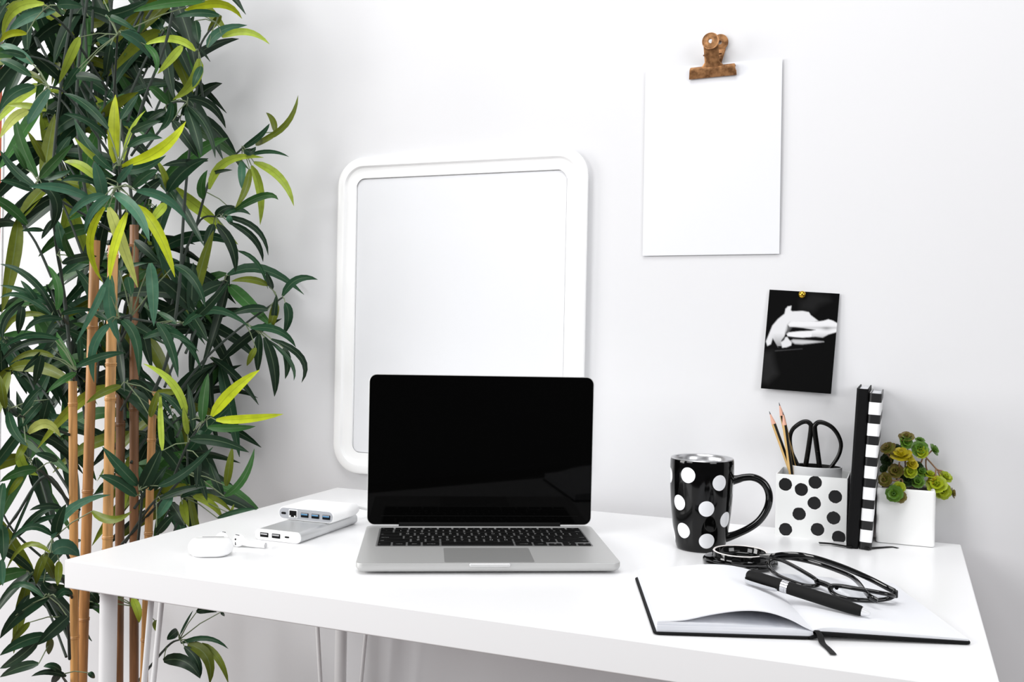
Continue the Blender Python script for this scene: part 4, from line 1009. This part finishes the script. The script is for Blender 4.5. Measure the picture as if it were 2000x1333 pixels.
hand(2, [(390, 600, .1), (360, 560, .03), (320, 500, 0)], 1.42, [(300, 490, 0, 255, 46, 'D', 160, 325), (320, 510, 0, 378, 42, 'D', 160, 420), (330, 520, 275, 262, 54, 'G', 335, 380), (300, 550, 0, 450, 40, 'D', 130, 440), (140, 470, 20, 705, 42, 'd', 30, 580), (360, 575, 140, 652, 46, 'D', 230, 575), (355, 545, 545, 522, 42, 'D', 450, 520), (130, 500, 105, 660, 56, 'd'), (220, 480, 120, 350, 40, 'D'), (330, 570, 240, 400, 40, 'd'), (280, 560, 0, 700, 40, 'O', 100, 560)], 16)
hand(2, [(426, 920, .135), (428, 890, .03), (440, 870, 0)], 1.42, [(445, 865, 328, 648, 62, 'G', 370, 760), (440, 850, 725, 768, 52, 'D', 590, 790), (440, 885, 268, 1002, 46, 'G', 360, 930), (320, 700, 0, 830, 45, 'd', 130, 720), (340, 690, 0, 760, 40, 'D', 150, 670), (300, 740, 130, 880, 50, 'd'), (240, 780, 200, 960, 60, 'd'), (310, 790, 60, 830, 45, 'O', 180, 770), (470, 830, 460, 640, 40, 'D')], 17)
hand(2, [(1000, 1500, .1), (1090, 1290, .02), (1190, 1160, 0)], 1.42, [(1225, 1135, 1502, 868, 78, 'Y', 1345, 990), (1250, 1158, 1638, 1124, 58, 'Y', 1440, 1150), (1200, 1200, 1478, 1195, 54, 'G', 1340, 1205), (1170, 1165, 1205, 888, 66, 'G', 1180, 1020), (1120, 1220, 1085, 950, 46, 'd', 1110, 1080), (1078, 1140, 830, 832, 54, 'L', 1000, 950), (1085, 1165, 918, 1000, 52, 'D', 1010, 1060), (940, 1335, 928, 990, 40, 'L', 930, 1160), (1100, 1270, 1440, 1345, 72, 'd', 1270, 1280), (1085, 1240, 1060, 1080, 40, 'L'), (1140, 1230, 1200, 1280, 60, 'D')], 18)
hand(2, [(700, 1100, .15), (780, 950, .03), (735, 945, 0)], 1.45, [(740, 945, 915, 1110, 50, 'd', 830, 970), (870, 1140, 920, 980, 50, 'O'), (700, 960, 500, 1060, 50, 'O'), (900, 1010, 1040, 1000, 50, 'O')], 19)
hand(2, [(420, 1250, .1), (130, 1140, .02), (60, 1090, 0)], 1.46, [(165, 1235, 350, 1256, 66, 'P', 265, 1180), (50, 1110, 160, 1310, 60, 'D', 80, 1220), (100, 1140, 0, 1000, 50, 'd'), (130, 1100, 250, 970, 50, 'D', 200, 1010), (30, 1090, 0, 900, 50, 'O'), (150, 1290, 90, 1400, 50, 'O'), (240, 1060, 130, 1200, 50, 'D'), (280, 1040, 230, 1230, 56, 'd')], 20)
# below and beside the desk edge
hand(3, [(400, 300, .1), (250, 130, .05), (205, 120, 0)], 1.46, [(118, 0, 220, 145, 62, 'L', 130, 85), (210, 110, 0, 182, 66, 'G', 110, 125), (130, 150, 45, 262, 42, 'O'), (330, 60, 200, 20, 50, 'D')], 21)
hand(3, [(790, 560, .1), (815, 280, .02), (800, 230, 0)], 1.45, [(790, 200, 588, -20, 74, 'D', 700, 110), (782, 262, 570, 145, 74, 'D', 680, 185), (812, 222, 930, -20, 92, 'd', 870, 110), (910, 205, 1225, -20, 60, 'D', 1060, 130), (830, 200, 800, 90, 40, 'D'), (860, 230, 960, 90, 50, 'd')], 22)
hand(3, [(700, 540, .12), (1000, 210, .03), (1070, 130, .01), (1075, 0, 0)], 1.52, [(1280, 262, 1205, 72, 60, 'd', 1235, 160), (1290, 265, 1462, -10, 52, 'G', 1400, 160), (1300, 205, 1335, -20, 52, 'O'), (1150, 160, 1190, 290, 40, 'd'), (1140, 40, 1130, 220, 50, 'd')], 23)
hand(3, [(720, 530, .12), (900, 280, .04), (1040, 260, 0)], 1.52, [(990, 262, 905, 395, 66, 'T', 940, 330), (1055, 285, 1085, 440, 56, 'O', 1060, 360), (1110, 265, 1275, 390, 50, 'L', 1215, 310), (1120, 255, 1335, 362, 36, 'O', 1240, 280), (1060, 430, 975, 295, 84, 'd'), (1040, 270, 1220, 250, 40, 'D', 1130, 235), (900, 480, 1000, 370, 60, 'd'), (920, 280, 1180, 210, 50, 'd'), (1250, 390, 1480, 340, 34, 'D', 1370, 350), (1325, 365, 1345, 310, 18, 'O')], 24)
hand(3, [(430, 700, .1), (330, 480, .03), (300, 510, 0)], 1.40, [(300, 505, 635, 256, 62, 'T', 420, 330), (300, 590, 458, 610, 105, 'T', 375, 555), (290, 590, 35, 690, 34, 'O', 150, 545), (270, 590, 208, 772, 56, 'O', 225, 680), (250, 610, 310, 740, 60, 'O', 290, 680), (250, 760, 325, 800, 74, 'd', 280, 800), (320, 500, 380, 310, 70, 'D', 335, 400), (340, 640, 330, 780, 50, 'O'), (530, 350, 755, 352, 54, 'O', 640, 400), (300, 490, 60, 520, 46, 'D', 180, 440), (350, 330, 170, 345, 40, 'd', 260, 320)], 25)
hand(3, [(420, 860, .1), (330, 700, .04), (100, 490, .01), (20, 370, 0)], 1.46, [(20, 190, 8, 460, 62, 'D', 0, 320), (12, 430, 20, 642, 66, 'D', 20, 530), (10, 630, 15, 780, 44, 'T'), (100, 480, 370, 380, 40, 'D', 240, 400), (110, 490, 310, 340, 50, 'd', 220, 370), (60, 530, 220, 170, 20, 'd')], 26)
hand(3, [(400, 1200, .1), (380, 960, .03), (280, 840, 0)], 1.38, [(280, 840, 0, 1082, 92, 'D', 120, 935), (390, 960, 215, 1120, 88, 'd', 310, 1030), (270, 1065, 0, 1180, 76, 'D', 130, 1100), (222, 1090, 0, 1255, 70, 'd', 110, 1190), (222, 1228, 0, 1305, 64, 'd', 110, 1250), (250, 845, 0, 872, 40, 'D', 110, 770), (170, 990, 60, 1115, 44, 'O'), (290, 1080, 280, 1175, 48, 'O'), (330, 850, 420, 830, 50, 'D', 370, 810), (90, 950, 170, 830, 50, 'd')], 27)
hand(3, [(790, 1333, .1), (960, 1130, .03), (1030, 1090, 0)], 1.62, [(1080, 1115, 1205, 1345, 74, 'O', 1190, 1190), (1160, 1112, 1312, 1340, 46, 'O', 1255, 1200), (1040, 1110, 1312, 1142, 34, 'D', 1190, 1082), (940, 1210, 1150, 1312, 84, 'd', 1060, 1215), (1060, 1130, 1150, 1310, 56, 'd', 1130, 1210), (1020, 1040, 960, 1090, 60, 'd'), (1035, 1060, 1110, 920, 16, 'D'), (1130, 930, 1245, 930, 50, 'd', 1190, 915), (1270, 930, 1290, 955, 20, 'D')], 28)
hand(3, [(790, 1333, .05), (780, 900, 0)], 1.62, [(760, 850, 800, 992, 54, 'L', 790, 920), (520, 815, 568, 880, 60, 'd'), (660, 850, 730, 830, 40, 'O'), (890, 980, 920, 1060, 50, 'O'), (420, 870, 580, 905, 50, 'd', 500, 890)], 29)
hand(3, [(380, 1333, .1), (350, 1290, 0)], 1.5, [(350, 1270, 250, 1245, 46, 'D', 300, 1240), (380, 1300, 180, 1300, 40, 'd', 280, 1275), (510, 1280, 545, 1310, 36, 'D'), (340, 1280, 300, 1345, 50, 'd')], 30)
# bare dark stalks rising out of the canes
for pts in (((142, 744), (130, 620), (112, 480), (100, 380), (120, 160), (140, 20), (150, -120)), ((262, 445), (250, 330), (225, 170), (215, 60), (230, -120)), ((186, 475), (160, 330), (150, 180), (170, 0), (190, -120)), ((221, 485), (235, 350), (280, 200), (330, 60), (350, -120)),
            ((299, 768), (330, 690), (350, 560), (360, 400), (375, 250), (390, 130)), ((236, 742), (245, 600), (300, 430)), ((142, 1000), (90, 930), (30, 1010), (0, 1050))):
    bm = newbm(); P = spline([wat(x, y, min([c_[2] for c_ in canes if abs(c_[0][0]-pts[0][0]) < 12]+[1.7])) for x, y in pts], 6); k = len(P)
    tube(bm, [p-PO for p in P], [.0030-.0012*i/k+(.0006 if i % 6 == 0 else 0) for i in range(k)], 8); finish('stalk', bm, M_stem, plant, sharp=60)

# leaves further back and between, same sprigs over the body of the plant
rnd = random.Random(11)
def rsprig(x, y, d, n, spread, bright):
    c = wat(x, y, d); lv = []
    anchor = wat(x*.55+95+rnd.uniform(-30, 30), y+rnd.uniform(40, 150), 1.62)
    for i in range(n):
        a = rnd.uniform(-.5, math.pi+.5) if rnd.random() < .35 else rnd.choice((-1, 1))*rnd.uniform(.1, 1.5)+(-math.pi/2)
        Lp = rnd.uniform(105, 180)*spread; wd = rnd.uniform(25, 35)
        dx, dy = math.cos(a)*Lp, -math.sin(a)*Lp
        x0, y0 = x+rnd.uniform(-14, 14), y+rnd.uniform(-14, 14)
        x1, y1 = x0+dx, y0+dy+Lp*.12
        xm, ym = (x0+x1)/2+rnd.uniform(-8, 8), (y0+y1)/2-abs(dx)*rnd.uniform(.08, .2)
        colr = rnd.choice('DDdddddGGd') if rnd.random() > bright else rnd.choice('LOOOO')  # mostly dark d: shade inside the plant put into the leaf colour
        db = min(d+rnd.uniform(-.07, .07), wall_d(x1, y1))
        lv.append((wat(x0, y0, d), wat(x1, y1, db), wat(xm, ym, (d+db)/2), wd*d/F, colr, rnd.uniform(-.9, .9)))
    sprig([anchor, (anchor+c)*.5+Vector((0, 0, .01)), c], lv, rnd)
spots = []
for (xa, xb, ya, yb, n) in ((10, 360, -110, 130, 19), (20, 360, 130, 330, 10), (30, 380, 330, 520, 8), (190, 440, 500, 680, 9), (5, 150, 560, 760, 6), (200, 430, 640, 900, 9), (20, 170, 760, 980, 3), (310, 390, 880, 1000, 4), (10, 120, 1080, 1300, 2)):
    nx = max(2, round(math.sqrt(n*(xb-xa)/(yb-ya)))); 
    for i in range(n):
        spots.append((xa+(xb-xa)*((i % nx)+rnd.random())/nx, ya+(yb-ya)*((i//nx)+rnd.random())/math.ceil(n/nx)))
for x, y in spots: rsprig(x, y, min(rnd.uniform(1.62, 1.84), wall_d(x, y)-.05), rnd.choice((5, 6, 6, 7)), 1.0, .14)
CC = CC0

# ------------------------------------------------------------------ lift everything so that the floor is at z = 0
for o in sc.objects:
    if o.parent is None and o.type in ('MESH', 'EMPTY'): o.location.z += ZD
